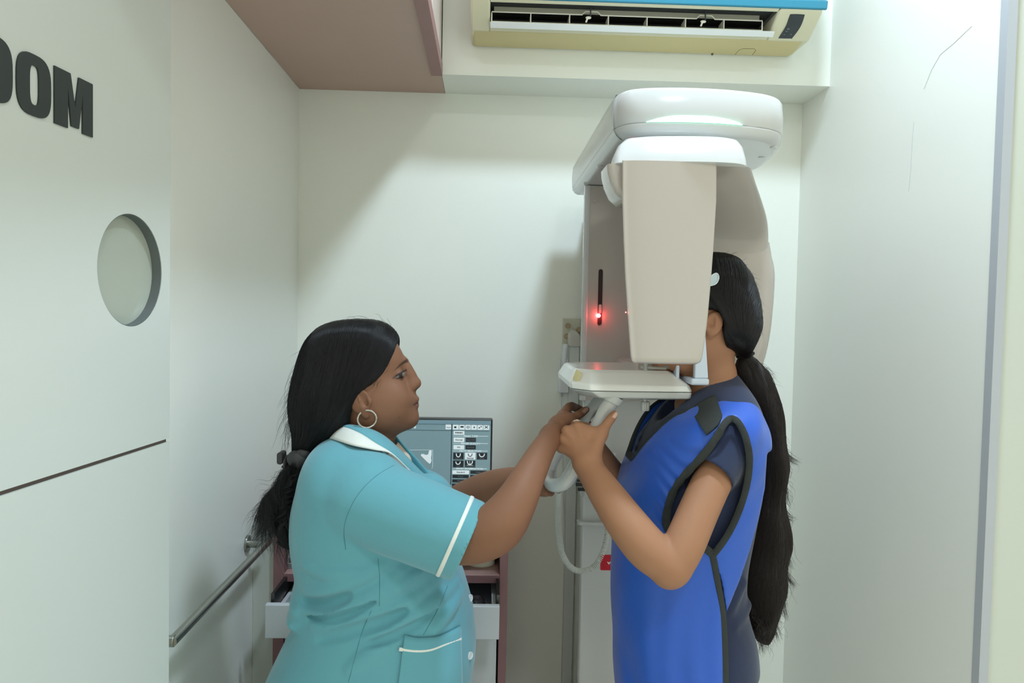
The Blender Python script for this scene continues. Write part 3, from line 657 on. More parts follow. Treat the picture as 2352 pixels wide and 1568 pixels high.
# yellow label on the left chamfer
bm = bmesh.new()
lab = [(1324, 848), (1337, 856), (1329, 881), (1316, 869)]
lp0 = [P(a, b, PY0 + 0.026 + (1337 - a) * 0.0006) for a, b in lab]
vs = [bm.verts.new(p) for p in lp0]; bm.faces.new(vs); o = obj('label_sticker', bm, mat('aged_label', (206, 196, 150), 0.6, noise=0.12, nscale=180), xm, smooth=False)
s_ = o.modifiers.new('solid', 'SOLIDIFY'); s_.thickness = 0.0015; s_.offset = 0
# bite block holder on top
CLR = mat('clear_plastic', (226, 226, 220), 0.12, trans=0.6, noise=0.01)
p0 = P(1482, 835, 1.42); obj('bite_post', Tb([(p0[0], p0[1], ztp - 0.005), (p0[0], p0[1], ztp + 0.03)], 0.0045, n=12), CLR, xm)
p1 = P(1472, 843, 1.42); p2 = P(1530, 846, 1.42); obj('bite_arm', Tb([p1, p2], 0.003, n=8), CLR, xm)
bm = bmesh.new(); box(bm, P(1488, 0, 1.45)[0], P(1560, 0, 1.45)[0], 1.45, 1.455, ztp - 0.002, ztp + 0.03); obj('bite_shield', bm, CLR, xm, smooth=False)
obj('bite_wedge', ellm(bmesh.new(), P(1530, 842, 1.425), (0.012, 0.006, 0.005)), mat('smoke_plastic', (130, 128, 120), 0.3, noise=0.05), xm)
# chin rest frame
CH = mat('bluish_white_plastic', (208, 220, 236), 0.25, noise=0.01)
cf = []
def bar(name, a, b, y0, y1, par, m=CH, w0=1.40):
    pa, pb = P(*a, w0), P(*b, w0); return obj(name, B(min(pa[0], pb[0]), max(pa[0], pb[0]), y0, y1, min(pa[2], pb[2]), max(pa[2], pb[2])), m, par, bevel=0.003)
cr = bmesh.new()
zz0 = P(1600, 884, 1.37)[2]; zz1 = P(1600, 868, 1.37)[2]
xq = [P(a, 875, 1.37)[0] for a in (1585, 1594, 1627)]
box(cr, xq[0], xq[2], 1.362, 1.53, zz0, zz1)
chin = obj('chin_rest', cr, CH, xm, bevel=0.004)
for yy in (1.364, 1.512):
    bm = bmesh.new()
    q = [P(1594, 868, 1.37), P(1625, 868, 1.37), P(1618, 760, 1.37), P(1612, 700, 1.37), P(1604, 700, 1.37), P(1596, 780, 1.37)]
    prism(bm, [(p[0], p[2]) for p in q], lambda p: (p[0], yy, p[1]), lambda p: (p[0], yy + 0.014, p[1])); obj('temple_support', bm, CH, chin, bevel=0.002)
bar('chin_post', (1553, 880), (1562, 838), 1.40, 1.49, chin)
# crumpled plastic hygiene cover behind the patient's neck
bm = bmesh.new(); bmesh.ops.create_icosphere(bm, subdivisions=4, radius=1.0)
for v in bm.verts:
    n = (math.sin(v.co.x * 9 + v.co.z * 4) * math.sin(v.co.y * 8 + v.co.z * 7) + math.sin(v.co.z * 15 + v.co.x * 6) * 0.6)
    v.co *= 1 + 0.14 * n
c = P(1680, 836, 1.575); bmesh.ops.transform(bm, matrix=Matrix.Translation(c) @ Matrix.Diagonal((0.025, 0.018, 0.030, 1)), verts=bm.verts)
obj('plastic_cover', bm, mat('crumpled_film', (205, 204, 196), 0.15, trans=0.3, noise=0.15, nscale=60), xm, sharp=0.25)
# knob under the platform
q = P(1481, 930, 1.42); bm = bmesh.new()
kn = lambda z, r: [(q[0] + (r + 0.0008 * math.cos(8 * a)) * math.cos(a), q[1] + (r + 0.0008 * math.cos(8 * a)) * math.sin(a), z) for a in np.linspace(0, 2 * math.pi, 48, endpoint=False)]
zk0, zk1 = P(1481, 943, 1.42)[2], P(1481, 922, 1.42)[2]
rings(bm, [kn(zk0, 0.0075), kn(zk0 + 0.001, 0.0086), kn(zk1 - 0.001, 0.0086), kn(zk1, 0.0075)]); cyl(bm, (q[0], q[1], zk1 - 0.001), (q[0], q[1], zlo + 0.004), 0.0045); obj('knob', bm, MG, xm, sharp=0.9)
# hand grips: near tube, far flat bar, joined by a curved foot
HY, HF = 1.395, 1.500
near_path = catmull([P(1407, 915, HY), P(1375, 972, HY), P(1340, 1034, HY), P(1314, 1083, HY), P(1296, 1108, HY + 0.01), P(1275, 1114, HY + 0.035), P(1264, 1108, HF - 0.03), P(1264, 1085, HF), P(1273, 1056, HF), P(1310, 1000, HF)], 60)
obj('grip', Tb(near_path, list(np.interp(np.linspace(0, 1, len(near_path)), [0, .1, .4, .55, 1], [R(19, HY), R(16.5, HY), R(17, HY), R(17, HY), R(14, HY)])), n=20), MW, xm)
obj('grip_bar', Tb([P(1384, 912, HF), P(1350, 950, HF), P(1310, 1000, HF), P(1290, 1030, HF)], R(17, HF), n=16, flat=0.7), MG, xm)
bm = bmesh.new(); t0, t1 = P(1410, 908, HY), P(1402, 924, HY); cyl(bm, t0, t1, R(26, HY), R(23, HY)); obj('grip_collar', bm, MG, xm, bevel=0.002)

# coiled cord hanging from the grip to the column
cp = catmull([P(1284, 1128, 1.62), P(1283, 1160, 1.68), P(1283, 1215, 1.74), P(1291, 1270, 1.78), P(1312, 1303, 1.80), P(1340, 1311, 1.82), P(1368, 1297, 1.84), P(1387, 1260, 1.86), P(1396, 1215, 1.88), P(1402, 1160, 1.9), P(1406, 1090, 1.93), P(1408, 1040, 1.97)], 300)
seg = np.linalg.norm(np.diff(cp, axis=0), axis=1); cum = np.concatenate([[0], np.cumsum(seg)]); turns = 150; tt = np.linspace(0, cum[-1], turns * 9)
C3 = np.stack([np.interp(tt, cum, cp[:, i]) for i in range(3)], 1); Tg = np.gradient(C3, axis=0); Tg /= np.linalg.norm(Tg, axis=1, keepdims=True)
u_ = np.cross(Tg, (0, 1, 0.0)); u_ /= np.linalg.norm(u_, axis=1, keepdims=True); w_ = np.cross(Tg, u_); ph = np.arange(len(tt)) / 9 * 2 * math.pi
hel = C3 + 0.0062 * (u_ * np.cos(ph)[:, None] + w_ * np.sin(ph)[:, None])
obj('coiled_cord', Tb(hel.tolist(), 0.0013, n=6), mat('cord_white', (218, 220, 212), 0.4, noise=0.02), xm, sharp=0)

# ---------------- wall things beside the machine
br = thing('wall_bracket', 'cream steel fixing plate with two bolts beside the machine column', 'bracket', tuple(P(1312, 760, YB)))
a, b = P(1291, 790, YB), P(1333, 732, YB); obj('plate', B(a[0], b[0], YB - 0.007, YB - 0.001, a[2], b[2]), mat('bracket_cream', (206, 204, 184), 0.45, noise=0.03), br, bevel=0.002)
BOLT = mat('worn_brass_bolt', (176, 160, 132), 0.35, metal=0.7, noise=0.15, nscale=300)
for x, y in ((1304, 748), (1301, 772), (1329, 757)):
    q = P(x, y, YB - 0.006); bm = bmesh.new(); cyl(bm, (q[0], YB - 0.008, q[2]), (q[0], YB - 0.0065, q[2]), 0.0092); cyl(bm, (q[0], YB - 0.016, q[2]), (q[0], YB - 0.008, q[2]), 0.0062, n=6); obj('bolt', bm, BOLT, br, smooth=False)
du = thing('cable_trunking', 'white vertical cable trunking with moulded end cap on the back wall', 'trunking', (P(1320, 1000, YB)[0], YB, 0))
a, b = P(1306, 900, YB - 0.03)[0], P(1332, 795, YB - 0.03)[0]
obj('duct', B(a, b, YB - 0.028, YB - 0.0005, 0.02, P(1320, 794, YB - 0.03)[2]), mat('duct_white', (216, 222, 220), 0.4, noise=0.02), du, bevel=0.003)
bm = bmesh.new(); zc_ = [P(1320, y, YB - 0.03)[2] for y in (795, 772, 763, 757)]
rings(bm, [rrect(a - 0.005, b + 0.005, YB - 0.036, YB - 0.008, 0.008, zc_[0]), rrect(a - 0.006, b + 0.003, YB - 0.034, YB - 0.008, 0.008, zc_[1]), rrect(a - 0.003, b - 0.006, YB - 0.028, YB - 0.008, 0.006, zc_[2]), rrect(a + 0.004, b - 0.016, YB - 0.02, YB - 0.008, 0.004, zc_[3])]); obj('end_cap', bm, mat('cap_grey_pink', (200, 196, 190), 0.4, noise=0.02), du, sharp=1.0)
sw = thing('exposure_switch', 'white hand switch standing in a wall holder beside the column', 'switch', tuple(P(1294, 860, YB)))
SWM = mat('switch_white', (226, 230, 236), 0.3, noise=0.01)
q0, q1 = P(1291, 868, YB - 0.03), P(1300, 790, YB - 0.03)
obj('remote', Tb([q0, (q0 + q1) / 2, q1], [0.0085, 0.0095, 0.0085], n=12, flat=0.8), SWM, sw, sharp=0.9)
h0, h1 = P(1282.5, 901, YB - 0.03), P(1306, 866, YB - 0.03)
hd = obj('holder', B(h0[0], h1[0], YB - 0.045, YB - 0.001, h0[2], h1[2]), SWM, sw, bevel=0.003)
for x in (1284.5, 1305): 
    q = P(x, 866, YB - 0.035); e = P(x + (2 if x < 1290 else -2), 826, YB - 0.035); obj('prong', Tb([q, (q + e) / 2 + np.array([0.001, 0, 0]), e], 0.0028, n=8), SWM, hd)
obj('cable', Tb(catmull([P(1289, 901, YB - 0.03), P(1288, 940, YB - 0.03), P(1290, 1000, YB - 0.03), P(1293, 1100, YB - 0.025), P(1296, 1300, YB - 0.02), (P(1296, 1300, YB)[0], YB - 0.02, 0.1)], 30), 0.0022, n=8), SWM, sw)
obj('strain_relief', Tb([P(1289, 901, YB - 0.03), P(1289, 912, YB - 0.03)], 0.0042, n=10), MG, sw)

# ================================================================== drawer cabinet, monitor and small things
CB = mat('mauve_cabinet_paint', (146, 106, 108), 0.5, noise=0.1, nscale=14)
CBI = mat('mauve_cabinet_inside', (190, 152, 144), 0.55, noise=0.06, nscale=10)
WH = mat('white_drawer_laminate', (214, 218, 220), 0.4, noise=0.015)
YC0 = 1.95; YC1 = 2.38
cx0, cx1 = P(627, 1340, YC0)[0], P(1166, 1340, YC0)[0]; ix0, ix1 = P(652, 1340, YC0)[0], P(1147, 1340, YC0)[0]
zT = P(900, 1212, YC0)[2]; zN1 = P(900, 1240, YC0)[2]; zN0 = P(900, 1318, YC0)[2]; zD1 = P(900, 1337, YC0)[2]
cb = thing('drawer_cabinet', 'mauve painted cabinet with an open white drawer behind the technician', 'cabinet', ((cx0 + cx1) / 2, 2.1, 0))
obj('side_panel', B(cx0, ix0, YC0, YC1, 0, zT), CB, cb, bevel=0.002)
obj('side_panel', B(ix1, cx1, YC0, YC1, 0, zT), CB, cb, bevel=0.002)
obj('top_panel', B(ix0, ix1, YC0, YC1, zN1, zT), CB, cb, bevel=0.002)
obj('niche_shelf', B(ix0, ix1, YC0, YC1, zD1, zN0), CBI, cb, bevel=0.002)
obj('shelf_edge', B(ix0, ix1, YC0 - 0.002, YC0 + 0.004, zD1, zN0 - 0.001), CB, cb, bevel=0.001)
obj('back_panel', B(ix0, ix1, YC1 - 0.012, YC1, 0.05, zN1), CBI, cb, smooth=False)
YD = 1.80; dz1, dz0 = P(900, 1391, YD)[2], P(900, 1467.5, YD)[2]; dx0, dx1 = P(608, 1420, YD)[0], P(1147, 1420, YD)[0]
dr = obj('drawer', B(dx0, dx1, YD, YD + 0.018, dz0, dz1), WH, cb, bevel=0.002)
obj('drawer_tray', B(ix0 + 0.016, ix1 - 0.016, YD + 0.018, YC1 - 0.05, dz0 + 0.012, dz0 + 0.02), mat('dark_tray', (150, 154, 160), 0.5, noise=0.05), dr, smooth=False)
for xs0 in (ix0 + 0.010, ix1 - 0.020):
    obj('drawer_side', B(xs0, xs0 + 0.010, YD + 0.018, YC1 - 0.05, dz0 + 0.012, dz0 + 0.055), WH, dr, smooth=False)
for xs0 in (ix0 + 0.0005, ix1 - 0.0095):
    obj('drawer_slide', B(xs0, xs0 + 0.009, YD + 0.03, YC1 - 0.05, dz0 + 0.06, dz0 + 0.10), mat('slide_steel', (90, 90, 88), 0.35, metal=0.9, noise=0.2, nscale=60), cb, bevel=0.001)
obj('lower_door', B(ix0 + 0.002, P(1140, 1500, YC0)[0], YC0 + 0.004, YC0 + 0.022, 0.06, P(900, 1440, YC0)[2]), WH, cb, bevel=0.002)
obj('plinth', B(ix0, ix1, YC0 + 0.03, YC1, 0.0, 0.06), CB, cb, smooth=False)
obj('drawer_cavity_back', B(ix0, ix1, YC1 - 0.05, YC1 - 0.045, dz0, zD1), mat('cavity_grey', (236, 240, 236), 0.7, noise=0.05), cb, smooth=False)
struct('trim_2', B(XL + 0.0005, cx0 - 0.001, YC0 + 0.012, YC0 + 0.03, 0, zT), mat('filler_white', (206, 208, 200), 0.5, noise=0.04))
# mouse in the drawer
mo = thing('computer_mouse', 'black computer mouse lying in the open white drawer', 'mouse', tuple(P(1095, 1385, 1.86)))
q = P(1094, 1373, 1.86); bm = bmesh.new(); ellm(bm, (q[0], q[1] + 0.02, dz0 + 0.045), (0.03, 0.05, 0.032)); 
for v in bm.verts:
    if v.co.z < dz0 + 0.021: v.co.z = dz0 + 0.021
ms = obj('mouse_shell', bm, mat('glossy_black', (44, 42, 46), 0.25, noise=0.05), mo)
obj('scroll_wheel', ellm(bmesh.new(), (q[0], q[1] - 0.012, dz0 + 0.072), (0.004, 0.009, 0.006)), mat('rubber_grey', (60, 60, 62), 0.6, noise=0.05), mo)
# woven pot in the niche
pt = thing('woven_pot', 'small cream woven-pattern pot standing in the cabinet niche', 'pot', tuple(P(1105, 1310, 2.0)))
q = P(1105, 1309, 2.01); pr_ = R(33, 2.01); bm = bmesh.new(); N = 72
def potring(z, r, k): return [(q[0] + (r + 0.0012 * math.sin(i * 2 * math.pi / 4 + k)) * math.cos(2 * math.pi * i / N), q[1] + 0.03 + (r + 0.0012 * math.sin(i * 2 * math.pi / 4 + k)) * math.sin(2 * math.pi * i / N), z) for i in range(N)]
zs = np.linspace(0.004, zN1 - zN0 - 0.012, 22)
rings(bm, [[(q[0] + pr_ * f * math.cos(2 * math.pi * i / N), q[1] + 0.03 + pr_ * f * math.sin(2 * math.pi * i / N), zN0 + z) for i in range(N)] for f, z in ((0.9, 0.0), (0.96, 0.001), (0.96, 0.006))] + [potring(zN0 + 0.006 + z, pr_ * (0.95 + 0.05 * z / 0.09), (j % 4) * 1.57) for j, z in enumerate(zs)], True, False)
pot = obj('pot_body', bm, mat('cream_weave', (226, 226, 204), 0.55, noise=0.04, nscale=50), pt, sharp=0)
s_ = pot.modifiers.new('solid', 'SOLIDIFY'); s_.thickness = 0.002; s_.offset = -1
# medicine box in the niche, left
bx = thing('supply_box', 'white printed supply box in the left end of the cabinet niche', 'box', tuple(P(676, 1308, 2.0)))
q = P(652, 1307, 2.0); q2 = P(692, 1240, 2.0); obj('carton', B(q[0], q2[0] + 0.03, 1.985, 2.06, zN0 + 0.0005, zN1 - 0.012), mat('carton_white', (220, 224, 226), 0.5, noise=0.02), bx, bevel=0.001)
PR = mat('carton_print_grey', (130, 136, 146), 0.6, noise=0.1)
for a, b, c, d in ((663, 676, 1281, 1292), (656, 682, 1296, 1298), (658, 684, 1300, 1302), (660, 680, 1304, 1305.5)):
    u, v = P(a, d, 1.984), P(b, c, 1.984); obj('print_block', B(u[0], v[0], 1.9843, 1.986, u[2], v[2]), PR, bx, smooth=False)
u, v = P(688, 1296, 1.984), P(700, 1272, 1.984); obj('print_panel', B(u[0], v[0], 1.9843, 1.986, u[2], v[2]), mat('carton_print_blue', (52, 66, 140), 0.5, noise=0.05), bx, smooth=False)

# monitor with acquisition software
YM = 2.10
mn = thing('monitor', 'black-framed monitor showing grey imaging software on the cabinet', 'monitor', (-0.18, YM + 0.05, zT))
mx1 = P(1131, 1000, YM)[0]; mz1 = P(1131, 963, YM)[2]; mw, mh = 0.435, 0.262; mx0 = mx1 - mw; mz0 = mz1 - mh
BLK = mat('black_bezel', (38, 40, 44), 0.35, noise=0.05)
bz = obj('bezel', B(mx0, mx1, YM, YM + 0.035, mz0, mz1), BLK, mn, bevel=0.004)
E = 0.0045
def px2(u, v): return P(u, v, YM - 0.0006)
sx0, sx1, sz0, sz1 = mx0 + 0.008, P(1127, 1000, YM)[0], mz0 + 0.012, P(1131, 966.5, YM)[2]
obj('screen', B(sx0, sx1, YM - 0.0006, YM, sz0, sz1), mat('screen_grey_cyan', (120, 145, 150), 0.3, emit=(128, 156, 162), estr=0.30, noise=0.02), mn, smooth=False)
def em(n, c, s=0.3): return mat(n, tuple(int(v * .6) for v in c), 0.4, emit=c, estr=s, noise=0.01)
S_WH = em('screen_white', (225, 240, 242), 0.62); S_DK = em('screen_dark', (50, 58, 64), 0.2); S_LN = em('screen_line', (70, 96, 108), 0.25); S_TOP = em('screen_top', (140, 178, 192), 0.35); S_GR = em('screen_text_grey', (110, 120, 126), 0.3)
# screen drawing laid out from the picture: zoom units (900 + u / 6.818, 930 + v / 6.818), straightened onto the screen plane
o_ = px2(900 + 930 / 6.818, 930 + 385 / 6.818); ku = 1 / 6.818 * YM / F
def su(u, v): return o_[0] + (u - 930) * ku, o_[2] - (v - 385 - (u - 930) * 0.018) * ku
def rect(bm, u0, v0, u1, v1, lift=0.0):
    um = (u0 + u1) / 2; a = su(u0, v1 + (u0 - um) * 0.018); b = su(u1, v0 + (u1 - um) * 0.018); x0, x1 = max(a[0], sx0), min(b[0], sx1)
    if x1 > x0: box(bm, x0, x1, YM - 0.0012 - lift, YM - 0.0005, max(a[1], sz0), min(b[1], sz1))
def srects(name, lst, m, lift=0.0):
    for q in lst:
        bm = bmesh.new(); rect(bm, *q, lift=lift); obj(name, bm, m, mn, smooth=False)
srects('title_strip', [(-1200, 240, 1550, 285)], S_TOP)
srects('divider', [(-1200, 285, 1550, 290), (-1200, 382, 1530, 387), (930, 290, 945, 1400)], S_LN, 0.0002)
srects('toolbar_button', [(842, 296, 935, 380), (955, 298, 1046, 384), (1056, 300, 1140, 385), (1150, 301, 1235, 386), (1244, 303, 1330, 387), (1340, 304, 1426, 388), (1436, 305, 1526, 389)], S_WH)
srects('light_button', [(968, 405, 1138, 466), (970, 510, 1138, 582), (970, 628, 1138, 698), (1154, 748, 1318, 856), (960, 1028, 1222, 1088)], S_WH)
srects('dark_button', [(1160, 515, 1320, 578), (1160, 632, 1320, 696), (970, 750, 1132, 854), (1340, 752, 1502, 858), (968, 872, 1132, 978), (1154, 874, 1318, 980), (1244, 1034, 1500, 1086), (962, 1100, 1218, 1150), (1242, 1104, 1498, 1152), (960, 1172, 1216, 1220), (1240, 1174, 1496, 1222), (958, 1240, 1214, 1288), (1238, 1242, 1494, 1290)], S_DK)
srects('rule_line', [(962, 484, 1135, 490), (1342, 487, 1514, 493), (962, 601, 1096, 607), (1378, 604, 1514, 610), (960, 718, 1082, 724), (1386, 721, 1510, 727), (955, 1000, 1052, 1006), (1410, 1003, 1506, 1009), (946, 1312, 1500, 1320)], S_WH)
def stext(body, u, v, hh, m, bold=0.0006, sxx=1.0):
    me = text_mesh(body, hh * ku * 1.35, bold); x, z = su(u, v)
    me.transform(Matrix.Translation((x, YM - 0.0018, z)) @ Matrix.Rotation(math.pi / 2, 4, 'X') @ Matrix.Diagonal((sxx, 1, 1, 1))); obj('screen_lettering', me, m, mn, smooth=False)
for args in (('Card', 310, 336, 48, S_WH), ('PANO', 1052, 434, 24, S_DK, 0.0003, 1.3), ('PANO TYPE', 1238, 489, 24, S_WH, 0.0003, 1.25), ('IMAGE QUALITY', 1238, 606, 24, S_WH, 0.0003, 1.25), ('ARCH SELECTION', 1234, 723, 24, S_WH, 0.0003, 1.3), ('PANO EXAMINATION', 1230, 1004, 24, S_WH, 0.0003, 1.3),
             ('Normal', 1054, 546, 22, S_GR, 0.0002, 1.2), ('Magic PAN', 1238, 547, 22, S_GR, 0.0002, 1.1), ('HD', 1052, 663, 22, S_GR, 0.0002, 1.2), ('Normal', 1238, 664, 22, S_GR, 0.0002, 1.2), ('Narrow', 1050, 835, 22, S_GR, 0.0002, 1.1), ('Normal', 1236, 837, 22, S_DK, 0.0002, 1.1), ('Wide', 1420, 838, 22, S_GR, 0.0002, 1.1), ('Child', 1048, 958, 22, S_GR, 0.0002, 1.1), ('Orthogonal', 1234, 960, 22, S_GR, 0.0002, 1.1),
             ('Standard', 1090, 1058, 22, S_GR, 0.0002, 1.2), ('Right', 1368, 1060, 22, S_GR, 0.0002, 1.2), ('Front', 1088, 1125, 22, S_GR, 0.0002, 1.2), ('Left', 1368, 1127, 22, S_GR, 0.0002, 1.2), ('Mixing', 1086, 1196, 22, S_GR, 0.0002, 1.2), ('Mixing', 1330, 1198, 22, S_GR, 0.0002, 1.2), ('Mixing Left', 1084, 1264, 22, S_GR, 0.0002, 1.2)):
    stext(*args)
def sline(pts, w, m, name='screen_icon'):
    q = [(su(u, v)[0], YM - 0.0016, su(u, v)[1]) for u, v in pts]; obj(name, Tb(q, w * ku, n=6, flat=0.3, up=(0, 1, 0)), m, mn)
for cx_, cy_, w_, h_, col_ in ((1048, 788, 32, 56, S_WH), (1234, 785, 30, 46, S_GR), (1418, 790, 40, 50, S_WH), (1046, 910, 34, 44, S_WH), (1232, 908, 40, 58, S_WH)):
    sline([(cx_ - w_, cy_ - h_ * .5), (cx_ - w_ * .95, cy_), (cx_ - w_ * .6, cy_ + h_ * .35), (cx_, cy_ + h_ * .5), (cx_ + w_ * .6, cy_ + h_ * .35), (cx_ + w_ * .95, cy_), (cx_ + w_, cy_ - h_ * .5)], 8, col_)
sline([(1232, 880), (1232, 945)], 3, S_WH); sline([(1186, 946), (1278, 948)], 3, S_WH)
sline([(1455, 328), (1505, 366)], 6, S_DK); sline([(1505, 328), (1455, 366)], 6, S_DK)
sline([(1170, 344), (1182, 332), (1205, 332), (1218, 345), (1205, 358), (1182, 358), (1170, 344)], 5, S_DK)
srects('screen_icon', [(1074, 328, 1124, 352), (976, 332, 1010, 360), (1278, 338, 1302, 352), (1284, 352, 1296, 364), (1360, 346, 1382, 364), (1390, 330, 1408, 346)], S_DK, 0.0003)
sline([(855, 340), (870, 350), (900, 352), (918, 346)], 4, S_DK)
sline([(645, 704), (648, 950), (640, 1000)], 2.5, S_WH); sline([(100, 704), (645, 704)], 2.5, S_WH)
tooth = [(460, 790), (470, 768), (500, 768), (530, 780), (560, 782), (580, 765), (583, 730), (595, 710), (615, 708), (630, 722), (628, 780), (620, 830), (628, 870), (620, 905), (600, 922), (560, 890), (500, 830)]
bm = bmesh.new(); prism(bm, tooth, lambda p: (su(*p)[0], YM - 0.0015, su(*p)[1]), lambda p: (su(*p)[0], YM - 0.0006, su(*p)[1])); obj('jaw_picture', bm, S_WH, mn, smooth=False)
obj('stand_neck', B((mx0 + mx1) / 2 - 0.03, (mx0 + mx1) / 2 + 0.03, YM + 0.035, YM + 0.06, zT + 0.008, mz0 + 0.12), BLK, mn, bevel=0.003)
obj('stand_foot', B((mx0 + mx1) / 2 - 0.1, (mx0 + mx1) / 2 + 0.1, YM - 0.02, YM + 0.15, zT + 0.0005, zT + 0.011), BLK, mn, bevel=0.004)

# ================================================================== people
def pvol(x0, y0, x1, y1, Ya, Yb, h, Yc=None):
    Yc = Yc or (Ya + Yb) / 2; c = [P(x, y, Yc) for x in (x0, x1) for y in (y0, y1)]; c = np.array(c)
    return Vol((c[:, 0].min(), Ya, c[:, 2].min()), (c[:, 0].max(), Yb, c[:, 2].max()), h)
def solid(v, n): return largest(*v.mesh(n))
def tinted(V, rules):
    """rules: (side-view outline in pixels or function, colour, strength, depth test)"""
    T = np.zeros((len(V), 4)); T[:, :3] = 0.5
    for test, colr, st in rules:
        m = test(V); c = lin(colr)[:3]; a = np.clip(m, 0, 1) * st
        na = T[:, 3] + a * (1 - T[:, 3]); k = np.where(na > 1e-6, a / np.maximum(na, 1e-6), 0)[:, None]
        T[:, :3] = T[:, :3] * (1 - k) + np.array(c) * k; T[:, 3] = na
    return T
def side_poly(Yc, poly, soft=1.5, ymin=None, ymax=None, mirror=True, yoff=(0, 9)):
    def t(V):
        y = Yc - np.abs(V[:, 1] - Yc) if mirror else V[:, 1]; px, py = proj(V[:, 0], y, V[:, 2]); s = poly_sd(px, py, poly)
        w = np.clip(0.5 - s / (2 * soft), 0, 1); o = np.abs(V[:, 1] - Yc)
        return w * ((o >= yoff[0]) & (o <= yoff[1]))
    return t
def spot(px, py, Y, rpx, soft=0.5):
    c = P(px, py, Y); r = R(rpx, Y)
    return lambda V: np.clip((1 + soft - np.linalg.norm(V - c, axis=1) / r) / soft, 0, 1)

# ------------------------------------------------------------------ technician (faces right)
TY = 1.48
tech = thing('person', 'technician in a teal tunic with white piping, reaching for the grip', 'person', (-0.14, TY, 0))
SK1 = mat('deep_brown_skin', (130, 92, 71), 0.58, spec=0.22, noise=0.07, nscale=22, bump=0.04, bscale=420, tint=True)
# head
v = pvol(680, 725, 985, 1085, TY - 0.10, TY + 0.10, 0.00135)
head = Loft([(744, 800, 850, 20), (750, 770, 874, 45), (768, 732, 900, 68), (795, 714, 917, 79), (820, 706, 929, 84), (836, 706, 931, 85), (852, 707, 931, 85), (870, 712, 935, 85), (892, 722, 944, 84), (908, 735, 951, 83), (925, 748, 954, 81), (940, 765, 959, 79), (955, 783, 960, 75), (968, 794, 957, 68), (979, 801, 948, 58), (988, 806, 930, 47), (997, 812, 908, 34), (1003, 820, 888, 20)], TY, 2.0)
v.add(head.prim(), 0)
v.add(pc((842, 965, TY, 58), (828, 1085, TY, 72)), 0.03)
v.add(pc((862, 985, TY, 36), (858, 1080, TY, 50)), 0.02)
for s in (-1, 1):
    y = lambda o: TY + s * R(o, TY)
    v.add(pe(900, 922, y(45), 36, 28, 40), 0.02)          # cheek
    v.add(pe(868, 946, y(52), 40, 22, 34), 0.02)          # jaw
    v.cut(pe(942, 851, y(29), 13, 15, 10), 0.016)         # eye socket
    v.add(pe(914, 860, y(30), 15, 15, 11), 0.005)         # eyeball with lids
    v.add(pe(945, 889, y(10), 10, 8, 8), 0.007)           # nostril wing
    v.cut(pe(955.5, 896, y(5.5), 5, 2.8, 3.0, roll=0.6), 0.002)
    v.cut(pc((944, 903, y(19), 1.0), (934, 922, y(30), 1.0)), 0.010)     # fold beside the mouth
    # ear
    v.add(pe(827, 921, y(87), 24, 6.5, 32, roll=-0.35), 0.004)
    v.add(pe(840, 950, y(84), 10, 6, 11), 0.006)
    v.cut(pe(833, 917, y(96), 15, 8.5, 20, roll=-0.35), 0.002)
    v.add(pc((822, 904, y(90), 2.6), (826, 920, y(91), 2.8)), 0.003); v.add(pc((826, 920, y(91), 2.8), (832, 938, y(90), 2.6)), 0.003)
    v.add(pe(849, 923, y(88), 5, 5, 8), 0.004)
    v.cut(pe(840, 926, y(92), 6, 7, 7), 0.002)
v.add(pc((929, 832, TY, 10), (940, 860, TY, 12)), 0.012)
v.add(pc((936, 848, TY, 9), (953, 876, TY, 11)), 0.010)
v.add(pe(944, 882, TY, 14, 15, 14), 0.012)
v.add(pe(956.5, 881, TY, 10, 11, 9), 0.006)
v.add(pe(936, 918, TY, 19, 36, 22), 0.014)
v.add(pe(952.5, 916, TY, 10, 16, 6.5), 0.007)
v.add(pe(952, 930.5, TY, 9, 15, 5.5), 0.008)
for s in (-1, 1): v.cut(pc((967, 923.5, TY, 1.0), (946, 931, TY + s * R(23, TY), 1.3)), 0.0022)
v.add(pe(938, 962, TY, 19, 26, 17), 0.014)
hV, hQ = solid(v, 1)
LASH = (38, 30, 27)
def px_poly(poly, soft=1.0, ymax=9):
    def t(V):
        px, py = proj(V[:, 0], V[:, 1], V[:, 2]); return np.clip(0.5 - poly_sd(px, py, poly) / (2 * soft), 0, 1) * (V[:, 1] < ymax)
    return t
EY = dict(yoff=(0.012, 0.06))
